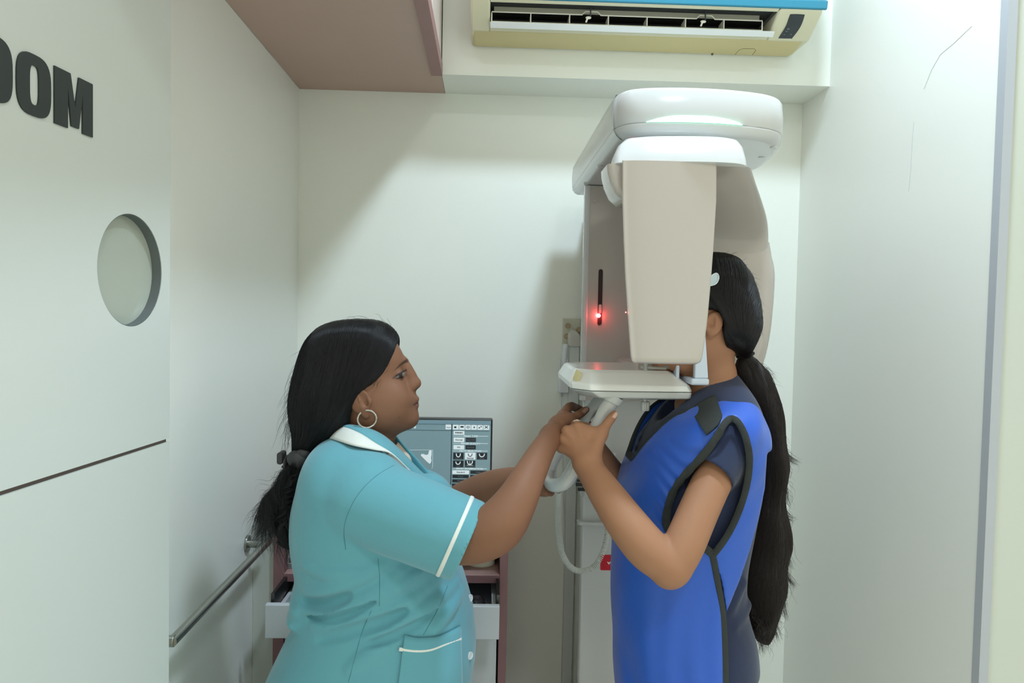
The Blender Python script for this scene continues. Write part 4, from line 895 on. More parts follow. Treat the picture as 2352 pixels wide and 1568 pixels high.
t_head = tinted(hV, [
    (side_poly(TY, [(906, 850), (917, 837), (929, 827), (936, 822), (938, 831), (925, 836), (912, 846)], 1.8, yoff=(0.004, 0.055)), LASH, 0.8),
    (side_poly(TY, [(900, 870), (908, 858), (922, 848), (934, 845), (934, 862), (922, 872)], 3.0, **EY), (92, 66, 52), 0.45),  # eyelid shadow painted into the skin as a soft darker tint
    (side_poly(TY, [(905, 868), (914, 861), (925, 855), (931, 852), (929, 862), (922, 868)], 0.8, **EY), (124, 116, 112), 0.9),
    (side_poly(TY, [(916, 860), (924, 855.5), (925, 867), (917, 868)], 0.8, **EY), (40, 32, 29), 0.92),
    (side_poly(TY, [(901, 869), (910, 860.5), (922, 853), (934, 847.5), (935, 850.5), (923, 857), (912, 864)], 0.9, **EY), LASH, 0.95),
    (side_poly(TY, [(902, 868), (914, 866.5), (926, 864), (926, 867.5), (914, 870.5)], 1.0, **EY), LASH, 0.75),
    (side_poly(TY, [(946, 929), (955, 922), (966, 918), (970, 924), (966, 934), (955, 935), (948, 933)], 1.5, yoff=(0, 0.022)), (118, 74, 70), 0.6),
    (side_poly(TY, [(944, 930.5), (955, 925), (969, 922), (969, 925), (956, 927.5), (946, 933.5)], 0.8, yoff=(0, 0.026)), (58, 36, 36), 0.85),
    (side_poly(TY, [(951, 892), (961, 891), (960, 898), (953, 900)], 0.8, yoff=(0.001, 0.010)), (45, 28, 24), 0.9),
    (side_poly(TY, [(914, 885.5), (916, 886.5), (914.5, 888)], 1.3, yoff=(0.03, 0.09)), (60, 40, 34), 0.8),
    (side_poly(TY, [(914.5, 958), (917.5, 958), (916.5, 961)], 1.6, yoff=(0.03, 0.09)), (62, 40, 34), 0.85),
    (side_poly(TY, [(840, 907), (842, 907), (841, 909)], 1.2, yoff=(0.03, 0.09)), (50, 34, 30), 0.85),
])
# right arm (near) with its hand, closing on the far bar of the grip
v = pvol(1000, 900, 1385, 1330, 1.14, 1.54, 0.002, 1.25)
chain(v, [(1000, 1208, 1.275, 72), (1060, 1229, 1.25, 67), (1112, 1227, 1.23, 61), (1150, 1202, 1.225, 59), (1186, 1150, 1.238, 48), (1213, 1096, 1.27, 39), (1245, 1035, 1.325, 30), (1268, 1000, 1.372, 25)], 0.02)
HB = 1.41
chain(v, [(1264, 1004, 1.372, 25), (1284, 978, 1.405, 24), (1298, 964, 1.42, 20)], 0.012)
v.add(pe(1288, 984, 1.415, 30, 17, 26), 0.014)
# thumb lies along the bar
chain(v, [(1288, 976, 1.395, 14), (1305, 963, 1.418, 12), (1324, 955, 1.438, 10.5), (1337, 947, 1.448, 10), (1347, 940, 1.455, 8)], 0.007)
# four fingers go over the left of the bar and close behind it
for kx, ky, px_, py_, tx, ty, r in ((1290, 956, 1308, 934, 1340, 944, 10.5), (1281, 968, 1292, 950, 1326, 966, 10.5), (1276, 985, 1282, 972, 1312, 988, 10), (1274, 1002, 1277, 992, 1300, 1006, 9)):
    chain(v, [(kx, ky, 1.43, r + 1), (px_, py_, 1.475, r), (px_ + 14, py_ + 2, 1.525, r - 1), (tx, ty, 1.53, r - 2)], 0.005)
raV, raQ = solid(v, 5)
t_ra = tinted(raV, [(px_poly([(1337, 945), (1344, 936), (1351, 934), (1352, 941), (1343, 949)], 1.0), (196, 160, 144), 0.75)])
# left arm (far)
v = pvol(950, 1030, 1320, 1260, 1.40, 1.76, 0.0026, 1.6)
chain(v, [(960, 1200, 1.64, 66), (1030, 1180, 1.66, 52), (1075, 1146, 1.65, 44), (1125, 1118, 1.62, 37), (1180, 1101, 1.585, 29), (1225, 1103, 1.55, 24), (1250, 1108, 1.53, 20)], 0.02)
v.add(pe(1238, 1114, 1.53, 20, 16, 18), 0.012)
for a, b, c, d, Y0 in ((1250, 1110, 1256, 1112, 1.52), (1251, 1117, 1260, 1121, 1.51), (1250, 1124, 1262, 1128, 1.505), (1246, 1129, 1262, 1131, 1.50)):
    chain(v, [(1236, b - 2, 1.53, 10), (a, b, Y0 - 0.03, 9.5), (c, d, Y0 - 0.025, 8.5), (c + 4, d + 1, Y0, 7.5)], 0.005)
chain(v, [(1236, 1122, 1.515, 11), (1246, 1130, 1.48, 9.5), (1254, 1131, 1.46, 8)], 0.006)
laV, laQ = solid(v, 4)
# legs and feet under the tunic
v = Vol((-0.55, TY - 0.24, 0.0), (0.16, TY + 0.24, 0.62), 0.009)
for s in (-1, 1):
    x = -0.24; y = TY + s * 0.10
    v.add(cone((x, y, 0.62), (x - 0.01, y, 0.42), 0.075, 0.06), 0.02).add(cone((x - 0.01, y, 0.42), (x - 0.02, y, 0.28), 0.058, 0.055), 0.02).add(cone((x - 0.02, y, 0.28), (x - 0.02, y, 0.07), 0.052, 0.035), 0.02)
    v.add(cone((x - 0.04, y, 0.045), (x + 0.13, y, 0.03), 0.038, 0.028), 0.02)
lgV, lgQ = solid(v, 1)
V, Q = join((hV, hQ), (raV, raQ)); Q = bridge(V, Q, len(hV), P(820, 1080, TY - 0.04), P(1003, 1215, 1.30))
V2, Q2 = join((V, Q), (laV, laQ)); Q2 = bridge(V2, Q2, len(V), P(830, 1082, TY + 0.04), P(962, 1200, 1.62))
V, Q = join((V2, Q2), (lgV, lgQ)); Q = bridge(V, Q, len(V2), P(828, 1082, TY), (-0.24, TY - 0.10, 0.6))
T = np.concatenate([t_head, t_ra, np.zeros((len(laV), 4)), np.zeros((len(lgV), 4))])
obj('body', np_mesh('body', V, Q, T), SK1, tech, sharp=0)
for s in (-1, 1):
    bm = bmesh.new(); x = -0.255; y = TY + s * 0.10
    ellm(bm, (x + 0.055, y, 0.035), (0.125, 0.048, 0.042)); 
    for q in bm.verts: q.co.z = max(q.co.z, 0.002)
    obj('shoe', bm, mat('black_leather', (34, 32, 32), 0.35, noise=0.1), tech)

# tunic
TEAL = mat('teal_cotton', (98, 160, 173), 0.8, spec=0.2, noise=0.035, nscale=9, bump=0.10, bscale=55, sheen=0.25)
WPIP = mat('white_piping', (222, 224, 218), 0.7, noise=0.03, nscale=200, bump=0.1)
torso = Loft([(984, 776, 862, 58), (998, 758, 868, 84), (1010, 744, 876, 114), (1024, 732, 886, 138), (1045, 720, 906, 162), (1070, 708, 936, 186), (1100, 697, 968, 206), (1140, 685, 1004, 214), (1180, 678, 1026, 214), (1230, 677, 1042, 210), (1290, 685, 1056, 204), (1335, 694, 1070, 203), (1370, 694, 1080, 208), (1400, 688, 1087, 216), (1430, 678, 1090, 224), (1480, 652, 1093, 234), (1568, 612, 1083, 243), (1700, 570, 1072, 250), (1900, 545, 1065, 252), (2090, 540, 1060, 250)], TY, 2.35)
zhem = P(800, 2085, TY)[2]
c0, c1 = P(845, 1150, 1.345), P(1076, 1242, 1.25); axs = _n(c1 - c0); cuf = _n((0.917, -0.07, -0.385))
def clip_plane(prim, p, n):
    fn, lo, hi = prim; return (lambda X, Y, Z: np.maximum(fn(X, Y, Z), (X - p[0]) * n[0] + (Y - p[1]) * n[1] + (Z - p[2]) * n[2])), lo, hi
v = Vol((P(530, 1500, TY)[0], TY - 0.335, zhem - 0.02), (P(1135, 1200, 1.25)[0] + 0.02, TY + 0.27, P(800, 972, TY)[2]), 0.0036)
v.add(torso.prim(), 0)
for s in (-1, 1):
    v.add(pe(985, 1165, TY + s * R(92, TY), 62, 78, 78), 0.05)
# shoulder and back softness
v.add(pc((790, 1095, TY - 0.10, 80), (850, 1120, TY - 0.13, 84)), 0.05); v.add(pc((790, 1095, TY + 0.10, 80), (850, 1120, TY + 0.13, 84)), 0.05)
# cloth folds (raised ridges and pressed-in creases on the near side)
def fold(pts, r, inset=0.3, k=0.012, cut=False):
    q = []
    for x, y in pts: q.append(torso.near(x, y))
    q = catmull(q, 16)
    for i in range(len(q) - 1):
        f = lambda t: math.sin(math.pi * min(max(t, 0.08), 0.92)) ** 0.7; n = len(q) - 1
        ra, rb = r * f(i / n), r * f((i + 1) / n); off = np.array([0, ra * (1 - inset) * (1 if not cut else -0.9), 0])
        prim = cone(q[i] + off, q[i + 1] + off, ra, rb)
        (v.cut if cut else v.add)(prim, k)
fold([(706, 1362), (760, 1352), (840, 1318), (905, 1278)], 0.016, 0.35, 0.008)
fold([(702, 1396), (745, 1412), (795, 1402), (860, 1366), (920, 1312)], 0.024, 0.4, 0.008)
fold([(1050, 1338), (985, 1392), (900, 1440), (840, 1462)], 0.018, 0.35, 0.008)
fold([(1010, 1325), (940, 1380), (880, 1412), (800, 1432), (720, 1440)], 0.016, 0.35, 0.008)
fold([(1062, 1350), (1030, 1400), (995, 1452)], 0.012, 0.35, 0.008)
fold([(965, 1312), (910, 1348), (862, 1392)], 0.014, 0.35, 0.008)
fold([(700, 1300), (760, 1318), (820, 1310)], 0.010, 0.3, 0.01)
fold([(940, 1440), (860, 1500), (800, 1540)], 0.012, 0.3, 0.012)
fold([(700, 1380), (750, 1385), (800, 1368)], 0.007, cut=True)
fold([(694, 1404), (745, 1420), (800, 1408), (862, 1378)], 0.009, 0.3, 0.006, cut=True)
fold([(1000, 1400), (930, 1448), (850, 1478)], 0.007, 0.3, 0.008, cut=True)
fold([(930, 1400), (880, 1425), (800, 1450), (730, 1470)], 0.008, cut=True)
# back roll above the waist
v.add(pe(716, 1352, TY, 30, 150, 34), 0.03); v.add(pe(700, 1392, TY - 0.02, 26, 120, 14, roll=0.25), 0.018)
# sleeves
v.add(clip_plane(cone(c0, c1 + axs * 0.04, R(101, 1.345), R(93, 1.25)), c1, cuf), 0.008)
def sfold(a, b, r): v.add(cone(P(*a), P(*b), r, r * 0.3), 0.012)
d0, d1 = P(868, 1150, 1.625), P(1010, 1195, 1.66); axf = _n(d1 - d0)
v.add(clip_plane(cone(d0, d1, R(92, 1.625), R(76, 1.66)), d1, axf), 0.022)
# hollow the cuffs and the neck
v.cut(clip_plane(cone(d1 - axf * 0.05, d1 + axf * 0.03, R(66, 1.66), R(66, 1.66)), d1 - axf * 0.02, -axf), 0.002)
v.cut(pc((890, 1000, TY, 30), (945, 1052, TY, 18)), 0.01)
uV, uQ = v.mesh(2); tun = obj('tunic', np_mesh('tunic', uV, uQ), TEAL, tech, sharp=0); tb = bvh_of(uV, uQ)
def surf_tube(name, pts, r, m, par, off=0.0, n=8, flat=1.0, num=40, fb=1.3, bv=None):
    q, nn = [], []
    for x, y in catmull(pts, num):
        p, nv = on_surface(bv or tb, x, y, off, fb); q.append(p); nn.append(nv)
    q2 = np.array([list(p) for p in q]); 
    for _ in range(2): q2[1:-1] = (q2[:-2] + 2 * q2[1:-1] + q2[2:]) / 4
    return obj(name, Tb(q2.tolist(), r, n=n, flat=flat, up=nn), m, par)
SEAMT = mat('teal_seam', (70, 126, 136), 0.8, noise=0.05)
surf_tube('shoulder_seam', [(905, 1068), (865, 1092), (828, 1128), (803, 1170), (790, 1215), (794, 1262)], 0.0008, SEAMT, tun, flat=0.6)
surf_tube('front_seam', [(868, 1282), (872, 1330), (871, 1392)], 0.0007, SEAMT, tun, flat=0.6)
surf_tube('side_seam', [(853, 1402), (832, 1450), (815, 1510), (800, 1567)], 0.0007, SEAMT, tun, flat=0.6)
surf_tube('placket_seam', [(1028, 1345), (1005, 1400), (972, 1458)], 0.0007, SEAMT, tun, flat=0.6)
# cuff piping rings
for cc, ax_, rad, cen in ((c1 - axs * R(36, 1.25), cuf, R(96, 1.25), None), (d1 - axf * R(30, 1.66), axf, R(78, 1.66), None)):
    u = _n(np.cross(ax_, (0, 0, 1))); w = np.cross(ax_, u); pts = []
    for i in range(64):
        a = 2 * math.pi * i / 64; dirv = u * math.cos(a) + w * math.sin(a); h = tb.ray_cast(Vector(cc + dirv * (rad + 0.05)), Vector(-dirv), 0.12)
        pts.append(h[0] + Vector(dirv) * 0.0006 if h[0] else Vector(cc + dirv * rad))
    obj('cuff_piping', Tb(pts, 0.0036, n=8, closed=True, flat=0.35, up=[(Vector(p) - Vector(cc)) for p in pts]), WPIP, tun)
# pocket
def patch(name, topl, botl, off, m, par, bv, nu=24, nv=14, th=0.002, fb=1.3):
    A, Bt = catmull(topl, nu), catmull(botl, nu); n = min(len(A), len(Bt)); A, Bt = A[:n], Bt[:n]; bm = bmesh.new(); g = []
    for j in range(nv + 1):
        g.append([bm.verts.new(on_surface(bv, *(A[i] * (1 - j / nv) + Bt[i] * j / nv), off, fb)[0]) for i in range(n)])
    for j in range(nv):
        for i in range(n - 1): bm.faces.new((g[j][i], g[j][i + 1], g[j + 1][i + 1], g[j + 1][i]))
    o = obj(name, bm, m, par, sharp=0); s_ = o.modifiers.new('solid', 'SOLIDIFY'); s_.thickness = th; s_.offset = -1; return o
pk = patch('pocket', [(928, 1459), (965, 1464), (1010, 1458), (1054, 1437)], [(905, 1640), (950, 1642), (1000, 1640), (1060, 1630)], 0.003, TEAL, tun, tb)
surf_tube('pocket_piping', [(916, 1489), (950, 1494), (985, 1492), (1020, 1479), (1055, 1466)], 0.0032, WPIP, pk, off=0.0042, flat=0.35, num=24)
surf_tube('pocket_hem', [(928, 1459), (965, 1464), (1010, 1458), (1054, 1437)], 0.0014, SEAMT, pk, off=0.003, flat=0.6, num=24)
BTN = mat('pearl_button', (206, 216, 220), 0.25, noise=0.04, coat=0.4)
for bx_, by_ in ((1079, 1373), (1078.5, 1505)):
    p, nv = on_surface(tb, bx_, by_, 0.0, 1.4); nv = (nv + Vector((0.5, -0.9, 0))).normalized(); bm = bmesh.new(); u = nv.orthogonal().normalized(); w = nv.cross(u)
    ring = lambda r, h: [p + nv * h + (u * math.cos(a) + w * math.sin(a)) * r for a in np.linspace(0, 2 * math.pi, 28, endpoint=False)]
    rings(bm, [ring(0.0066, -0.002), ring(0.0078, 0.001), ring(0.0074, 0.0028), ring(0.006, 0.0032), ring(0.0052, 0.0022), ring(0.002, 0.0022)]); obj('button', bm, BTN, tun)
# collar: teal leaf with white under-band, and the far lapel
def ribbon(name, A, Bc, m, par, n=28, th=0.003, bow=0.0):
    A = catmull([P(*q) for q in A], n); Bc = catmull([P(*q) for q in Bc], n); k = min(len(A), len(Bc)); bm = bmesh.new(); g = []
    for j in range(7):
        t = j / 6; g.append([bm.verts.new(tuple(A[i] * (1 - t) + Bc[i] * t + np.array([0, -bow * 4 * t * (1 - t), bow * 2 * t * (1 - t)]))) for i in range(k)])
    for j in range(6):
        for i in range(k - 1): bm.faces.new((g[j][i], g[j][i + 1], g[j + 1][i + 1], g[j + 1][i]))
    o = obj(name, bm, m, par, sharp=0); s_ = o.modifiers.new('solid', 'SOLIDIFY'); s_.thickness = th; s_.offset = 0; return o
inner = [(770, 972, 1.46), (796, 974, 1.425), (840, 982, 1.405), (880, 1000, 1.405), (915, 1030, 1.415), (950, 1066, 1.43), (1000, 1118, 1.455)]
midl = [(764, 984, 1.455), (790, 981, 1.405), (828, 996, 1.375), (862, 1018, 1.365), (900, 1042, 1.37), (945, 1084, 1.40), (1002, 1132, 1.44)]
outl = [(752, 1006, 1.45), (766, 1009, 1.395), (808, 1022, 1.350), (858, 1033, 1.350), (900, 1043, 1.366), (945, 1085, 1.398), (1002, 1133, 1.438)]
ribbon('collar', inner, midl, TEAL, tun, bow=0.004)
ribbon('collar_band', midl, outl, WPIP, tun, bow=0.002)
ribbon('collar', [(770, 972, 1.50), (800, 974, 1.54), (850, 982, 1.555), (896, 992, 1.55), (935, 1028, 1.54), (975, 1072, 1.525), (1035, 1142, 1.50)], [(764, 984, 1.505), (800, 996, 1.57), (850, 1000, 1.59), (880, 1002, 1.585), (912, 1040, 1.56), (955, 1085, 1.54), (1020, 1148, 1.50)], TEAL, tun, bow=0.004)
ribbon('front_edge_piping', [(936, 1060, 1.47), (955, 1085, 1.475), (968, 1098, 1.48)], [(930, 1062, 1.468), (950, 1088, 1.473), (964, 1101, 1.478)], WPIP, tun)
v = pvol(820, 985, 990, 1110, TY - 0.09, TY + 0.09, 0.003)
v.add(pc((880, 1032, TY, 38), (918, 1062, TY, 28)), 0.01); v.cut(pc((872, 985, TY, 48), (868, 1020, TY, 42)), 0.003)
a_, b_ = v.mesh(1); obj('undershirt', np_mesh('undershirt', a_, b_), mat('cream_undershirt', (206, 192, 176), 0.8, noise=0.03, bump=0.1), tech, sharp=0)
# name badge corner in the tunic opening
obj('badge', B(P(985, 1094, 1.46)[0], P(994, 1094, 1.46)[0], 1.452, 1.456, P(985, 1108, 1.455)[2], P(985, 1091, 1.455)[2]), mat('badge_coral', (214, 62, 78), 0.4, noise=0.05), tun, bevel=0.001)
# hoop earring
er = bmesh.new(); c = P(843, 962, TY - R(93, TY)); ra_ = R(19, TY)
obj('hoop_earring', tube(er, [c + np.array([ra_ * math.cos(a), 0.006 * math.cos(a), ra_ * math.sin(a)]) for a in np.linspace(1.75, 1.75 - 5.75, 48)], R(1.9, TY), n=10), mat('silver_stones', (214, 206, 190), 0.2, metal=0.9, noise=0.3, nscale=600, bump=0.6, bscale=900), tech)

# hair
HAIR = mat('black_hair', (15, 14, 16), 0.5, spec=0.25, noise=0.25, nscale=30, bump=0.4, bscale=30, stretch=(20, 20, 3))
HSTR = mat('black_hair_strand', (22, 21, 24), 0.34, spec=0.5, noise=0.2, nscale=40)
hl = Loft([(734, 805, 858, 35), (740, 770, 882, 62), (752, 738, 900, 84), (772, 714, 914, 97), (800, 697, 919, 103), (840, 684, 913, 107), (880, 674, 900, 108), (920, 667, 885, 106), (955, 668, 860, 98), (985, 674, 820, 84), (1015, 676, 770, 62), (1040, 674, 726, 40), (1058, 676, 712, 30)], TY, 2.2)
v = pvol(650, 722, 935, 1075, TY - 0.115, TY + 0.115, 0.0022)
v.add(hl.prim(), 0)
for i in range(26):      # locks
    a = RNG.uniform(0, 1); x0 = 905 - 190 * a; s = RNG.choice((-1, 1)); o = RNG.uniform(0.2, 0.85)
v.where(0.03, side_cut(TY, [(921, 758), (909, 790), (899, 818), (886, 846), (870, 868), (852, 884), (832, 892), (815, 902), (803, 922), (800, 946), (806, 975), (800, 1000), (820, 1075), (1010, 1075), (1010, 758)], k=0.006))
fx, fy = None, None
kV, kQ = v.mesh(2); hr = obj('hair', np_mesh('hair', kV, kQ), HAIR, tech, sharp=0); hb = bvh_of(kV, kQ)
def surf_strands(bv, n, roots, ends, mids, lift=(0.0002, 0.0016), npt=16, fb=1.4, jitter=3.0, overshoot=0.0):
    out = []
    for i in range(n):
        t = RNG.uniform(0, 1); q = [np.array([np.interp(t, np.linspace(0, 1, len(L)), [p[c] for p in L]) for c in (0, 1)]) for L in (roots, mids, ends)]
        q = [p + RNG.normal(0, jitter, 2) for p in q]; ln = []
        lf = RNG.uniform(*lift)
        for s in np.linspace(0, 1, npt):
            p = (1 - s) ** 2 * q[0] + 2 * s * (1 - s) * q[1] + s * s * q[2]; h, nv = on_surface(bv, p[0], p[1], lf, fb); ln.append(list(h))
        ln = np.array(ln)
        for _ in range(2): ln[1:-1] = (ln[:-2] + 2 * ln[1:-1] + ln[2:]) / 4
        if np.max(np.linalg.norm(np.diff(ln, axis=0), axis=1)) < 0.05: out.append(ln)
    return out
def comb(bv, n, Yc, roots, mids, ends, fb):
    """combed hairs: from the parting line over the side of the head to the gathered end, lying on the hair form"""
    rl, ml, el = [catmull(q, 60) for q in (roots, mids, ends)]; out = []
    for i in range(n):
        t = RNG.uniform(0, 1) ** 1.15; n_ = lambda L: np.array([np.interp(t, np.linspace(0, 1, len(L)), L[:, c]) for c in (0, 1)])
        r0, m0, e0 = n_(rl), n_(ml) + RNG.normal(0, 4, 2), n_(el) + RNG.normal(0, 4, 2)
        p0 = P(r0[0], r0[1] + RNG.uniform(-1, 3), Yc - RNG.uniform(-0.004, 0.03)); p2 = np.array(on_surface(bv, *e0, 0, fb)[0]); mm = np.array(on_surface(bv, *m0, 0.012, fb)[0])
        p1 = 2 * mm - 0.5 * (p0 + p2); sgy = -1 if RNG.uniform() < 0.2 else 1; lf_ = RNG.uniform(0.0003, 0.0022); ln = []
        for s in np.linspace(0, 1, 18):
            g = (1 - s) ** 2 * p0 + 2 * s * (1 - s) * p1 + s * s * p2; g[1] = Yc + (g[1] - Yc) * sgy; h = bv.find_nearest(Vector(g)); ln.append(list(h[0] + h[1] * lf_))
        ln = np.array(ln)
        for _ in range(2): ln[1:-1] = (ln[:-2] + 2 * ln[1:-1] + ln[2:]) / 4
        out.append(ln)
    return out
L1 = comb(hb, 2300, TY, [(916, 782), (917, 772), (911, 760), (898, 748), (868, 737), (815, 733), (765, 741), (732, 762)], [(893, 830), (888, 828), (878, 830), (864, 836), (835, 842), (785, 838), (735, 838), (704, 850)], [(842, 890), (815, 905), (800, 940), (790, 985), (765, 1012), (738, 1030), (712, 1045), (684, 1050)], 1.4)
L1 += surf_strands(hb, 260, [(906, 795), (896, 825), (880, 856), (850, 884), (820, 900), (805, 925)], [(770, 1005), (760, 1012), (750, 1020), (740, 1028), (730, 1036), (720, 1040)], [(850, 850), (835, 875), (815, 890), (800, 905), (785, 935), (775, 965)])
def fly(n, base, length, spread, Yc, Yw=0.05, curl=0.0, grav=0.5, npt=14, freq=(1, 3)):
    """loose hairs that start on a side-view line and drift off it; base = [(px, py, dirx, diry)]"""
    out = []; base = np.array(base, float)
    for i in range(n):
        t = RNG.uniform(0, len(base) - 1); a = int(min(t, len(base) - 2)); b = base[a] * (1 - t + a) + base[a + 1] * (t - a)
        L = length * RNG.uniform(0.4, 1.2); d = np.array([b[2], b[3]]); d = d / np.linalg.norm(d) + RNG.normal(0, spread, 2); p = b[:2] + RNG.normal(0, 3, 2); Y = Yc + RNG.uniform(-Yw, Yw); ln = []
        f = RNG.uniform(*freq); ph = RNG.uniform(0, 6.28); am = curl * RNG.uniform(0.4, 1.3); Yd = RNG.normal(0, 0.01)
        for s in np.linspace(0, 1, npt):
            c = np.array([-d[1], d[0]]) * am * math.sin(ph + f * 6.28 * s) * min(1, s * 3)
            q = p + d * L * s + np.array([0, grav * L * s * s]) + c; ln.append(P(q[0], q[1], Y + Yd * s + am * 0.0006 * math.cos(ph + f * 6.28 * s)))
        out.append(np.array(ln))
    return out
for i in range(1300):        # back of the head, falling to the clip
    t0 = RNG.uniform(-0.55, 0.55); z0 = RNG.uniform(0, 0.55); ln = []; lf_ = RNG.uniform(0.0003, 0.002)
    for s in np.linspace(0, 1, 16):
        y = 738 + (1050 - 738) * min(1, z0 + s * 0.6); zq = P(720, y, TY)[2]; cxq, aq, bq = np.interp(zq, hl.z, hl.cx), np.interp(zq, hl.z, hl.a), np.interp(zq, hl.z, hl.b)
        th = math.pi + t0 * math.pi + 0.03 * math.sin(i + 5 * s); e = 2 / hl.n
        g = Vector((cxq - aq * abs(math.cos(th)) ** e, TY - bq * np.sign(math.sin(t0 * math.pi)) * abs(math.sin(th)) ** e, zq)); n = hb.find_nearest(g); ln.append(list(n[0] + n[1] * lf_))
    ln = np.array(ln); ln[1:-1] = (ln[:-2] + 2 * ln[1:-1] + ln[2:]) / 4; L1.append(ln)
zc_h = P(800, 850, TY)[2]
for i in range(900):         # over the crown, down both sides
    xs_ = P(RNG.uniform(690, 888), 760, TY)[0]; dx = RNG.uniform(-0.02, 0.0); sg_ = RNG.choice((-1, -1, 1)); a0 = RNG.uniform(0, 0.5); ln = []; lf_ = RNG.uniform(0.0003, 0.002)
    for s in np.linspace(0, 1, 14):
        a = a0 + 1.0 * s; n = hb.find_nearest(Vector((xs_ + dx * s, TY + sg_ * 0.13 * math.sin(a), zc_h + 0.13 * math.cos(a)))); ln.append(list(n[0] + n[1] * lf_))
    ln = np.array(ln); ln[1:-1] = (ln[:-2] + 2 * ln[1:-1] + ln[2:]) / 4; L1.append(ln)
L1 += fly(60, [(895, 750, -0.6, -0.8), (840, 734, -1, -0.25), (780, 740, -1, 0.2), (730, 768, -0.8, 0.6), (700, 810, -0.5, 0.9)], 34, 0.2, TY, 0.05, 3, 0.25, 18, (0.2, 0.7))
L1 += fly(130, [(700, 810, -0.5, 0.9), (684, 860, -0.35, 0.95), (672, 920, -0.25, 1), (668, 970, -0.1, 1)], 80, 0.14, TY, 0.05, 6, 0.2, 20, (0.3, 1.0))
L1 += fly(26, [(912, 778, -0.1, 1), (900, 815, -0.3, 1), (880, 850, -0.6, 0.9), (862, 880, -0.5, 1)], 22, 0.12, TY - R(84, TY), 0.004, 1.5, 0.2, 14, (0.2, 0.6))
strands('loose_strands', L1, 0.00026, HSTR, hr)
# ponytail below the clip: a soft core with many wavy strands
pl_ = Loft([(1052, 674, 712, 26), (1068, 655, 712, 40), (1090, 646, 706, 52), (1120, 638, 696, 56), (1160, 632, 688, 56), (1200, 628, 682, 52), (1225, 634, 684, 42), (1248, 648, 682, 28), (1260, 656, 678, 14)], TY - 0.02, 2.0)
v = pvol(600, 1035, 735, 1300, TY - 0.09, TY + 0.05, 0.003); v.add(pl_.prim(), 0)
v.where(0.03, lambda d, x, y, z: (d + 0.006 * np.sin(x * 160 + 30 * np.sin(z * 20)) * np.sin(z * 60 + y * 90)).astype(np.float32))
a_, b_ = v.mesh(2); pt_ = obj('ponytail', np_mesh('ponytail', a_, b_), HAIR, tech, sharp=0)
def locks(n, per, base, length, Yc, Yw, amp, spread, jit, freq=(0.8, 1.8)):
    """wavy locks: bundles of hairs that share one path"""
    out = []; base = np.array(base, float)
    for i in range(n):
        t = RNG.uniform(0, len(base) - 1); a = int(min(t, len(base) - 2)); b = base[a] * (1 - t + a) + base[a + 1] * (t - a)
        d = np.array([b[2], b[3]]); d = d / np.linalg.norm(d) + RNG.normal(0, spread, 2); f = RNG.uniform(*freq); ph = RNG.uniform(0, 6.28); am = amp * RNG.uniform(0.5, 1.2); Y = Yc + RNG.uniform(-Yw, Yw); L0 = length * RNG.uniform(0.7, 1.15); bend = RNG.normal(0, 10)
        for k in range(per):
            o = RNG.normal(0, jit, 2); p = b[:2] + o * 0.6; L = L0 * RNG.uniform(0.8, 1.1); dp = RNG.normal(0, 0.25); Yk = Y + RNG.normal(0, 0.004); ln = []
            for s in np.linspace(0, 1, 22):
                c = np.array([-d[1], d[0]]) * (am * math.sin(ph + dp + f * 6.28 * s) * min(1, s * 2.5) + bend * s * s); q = p + d * L * s + c + o * s * 0.8
                ln.append(P(q[0], q[1], Yk + am * 0.0005 * math.cos(ph + dp + f * 6.28 * s)))
            out.append(np.array(ln))
    return out
L2 = locks(46, 30, [(700, 1060, 0.0, 1), (685, 1064, -0.1, 1), (668, 1068, -0.3, 1), (655, 1078, -0.42, 1), (646, 1096, -0.45, 1)], 155, TY - 0.025, 0.05, 9, 0.10, 4.5)
L2 += locks(22, 22, [(646, 1100, -0.55, 1), (636, 1140, -0.35, 1), (632, 1180, -0.15, 1)], 105, TY - 0.03, 0.04, 10, 0.14, 4, (0.9, 2.0))
L2 += locks(14, 20, [(690, 1150, 0.0, 1), (668, 1160, -0.05, 1), (650, 1165, -0.1, 1)], 118, TY - 0.045, 0.03, 11, 0.08, 4, (0.7, 1.3))
L2 += fly(110, [(660, 1075, -0.7, 0.6), (636, 1130, -0.6, 0.8), (628, 1180, -0.4, 1), (640, 1230, 0.0, 1)], 60, 0.25, TY - 0.02, 0.05, 9, 0.1, 24, (0.6, 1.5))
strands('ponytail_strands', L2, 0.00026, HSTR, pt_)
# hair clip
CLP = mat('matt_black_clip', (58, 58, 60), 0.5, noise=0.05)
bm = bmesh.new(); ellm(bm, P(683, 1056, TY - 0.045), (R(24, TY), R(12, TY), R(21, TY)), Matrix.Rotation(0.5, 3, 'Y'))
ellm(bm, P(697, 1041, TY - 0.045), (R(15, TY), R(10, TY), R(11, TY)), Matrix.Rotation(0.2, 3, 'Y'))
cl = obj('hair_clip', bm, CLP, tech)
bm = bmesh.new(); rings(bm, [[(x, y, z) for x, z, y in rrect(P(654, 0, TY)[0], P(668, 0, TY)[0], P(660, 1060, TY)[2], P(660, 1033, TY)[2], 0.005, yy, 4)] for yy in (TY - 0.03, TY + 0.0)]); obj('clip_wing', bm, CLP, cl, bevel=0.002)
bm = bmesh.new(); ellm(bm, P(661, 1060, TY - 0.02), (R(7, TY), R(30, TY), R(16, TY))); obj('clip_band', bm, CLP, cl)

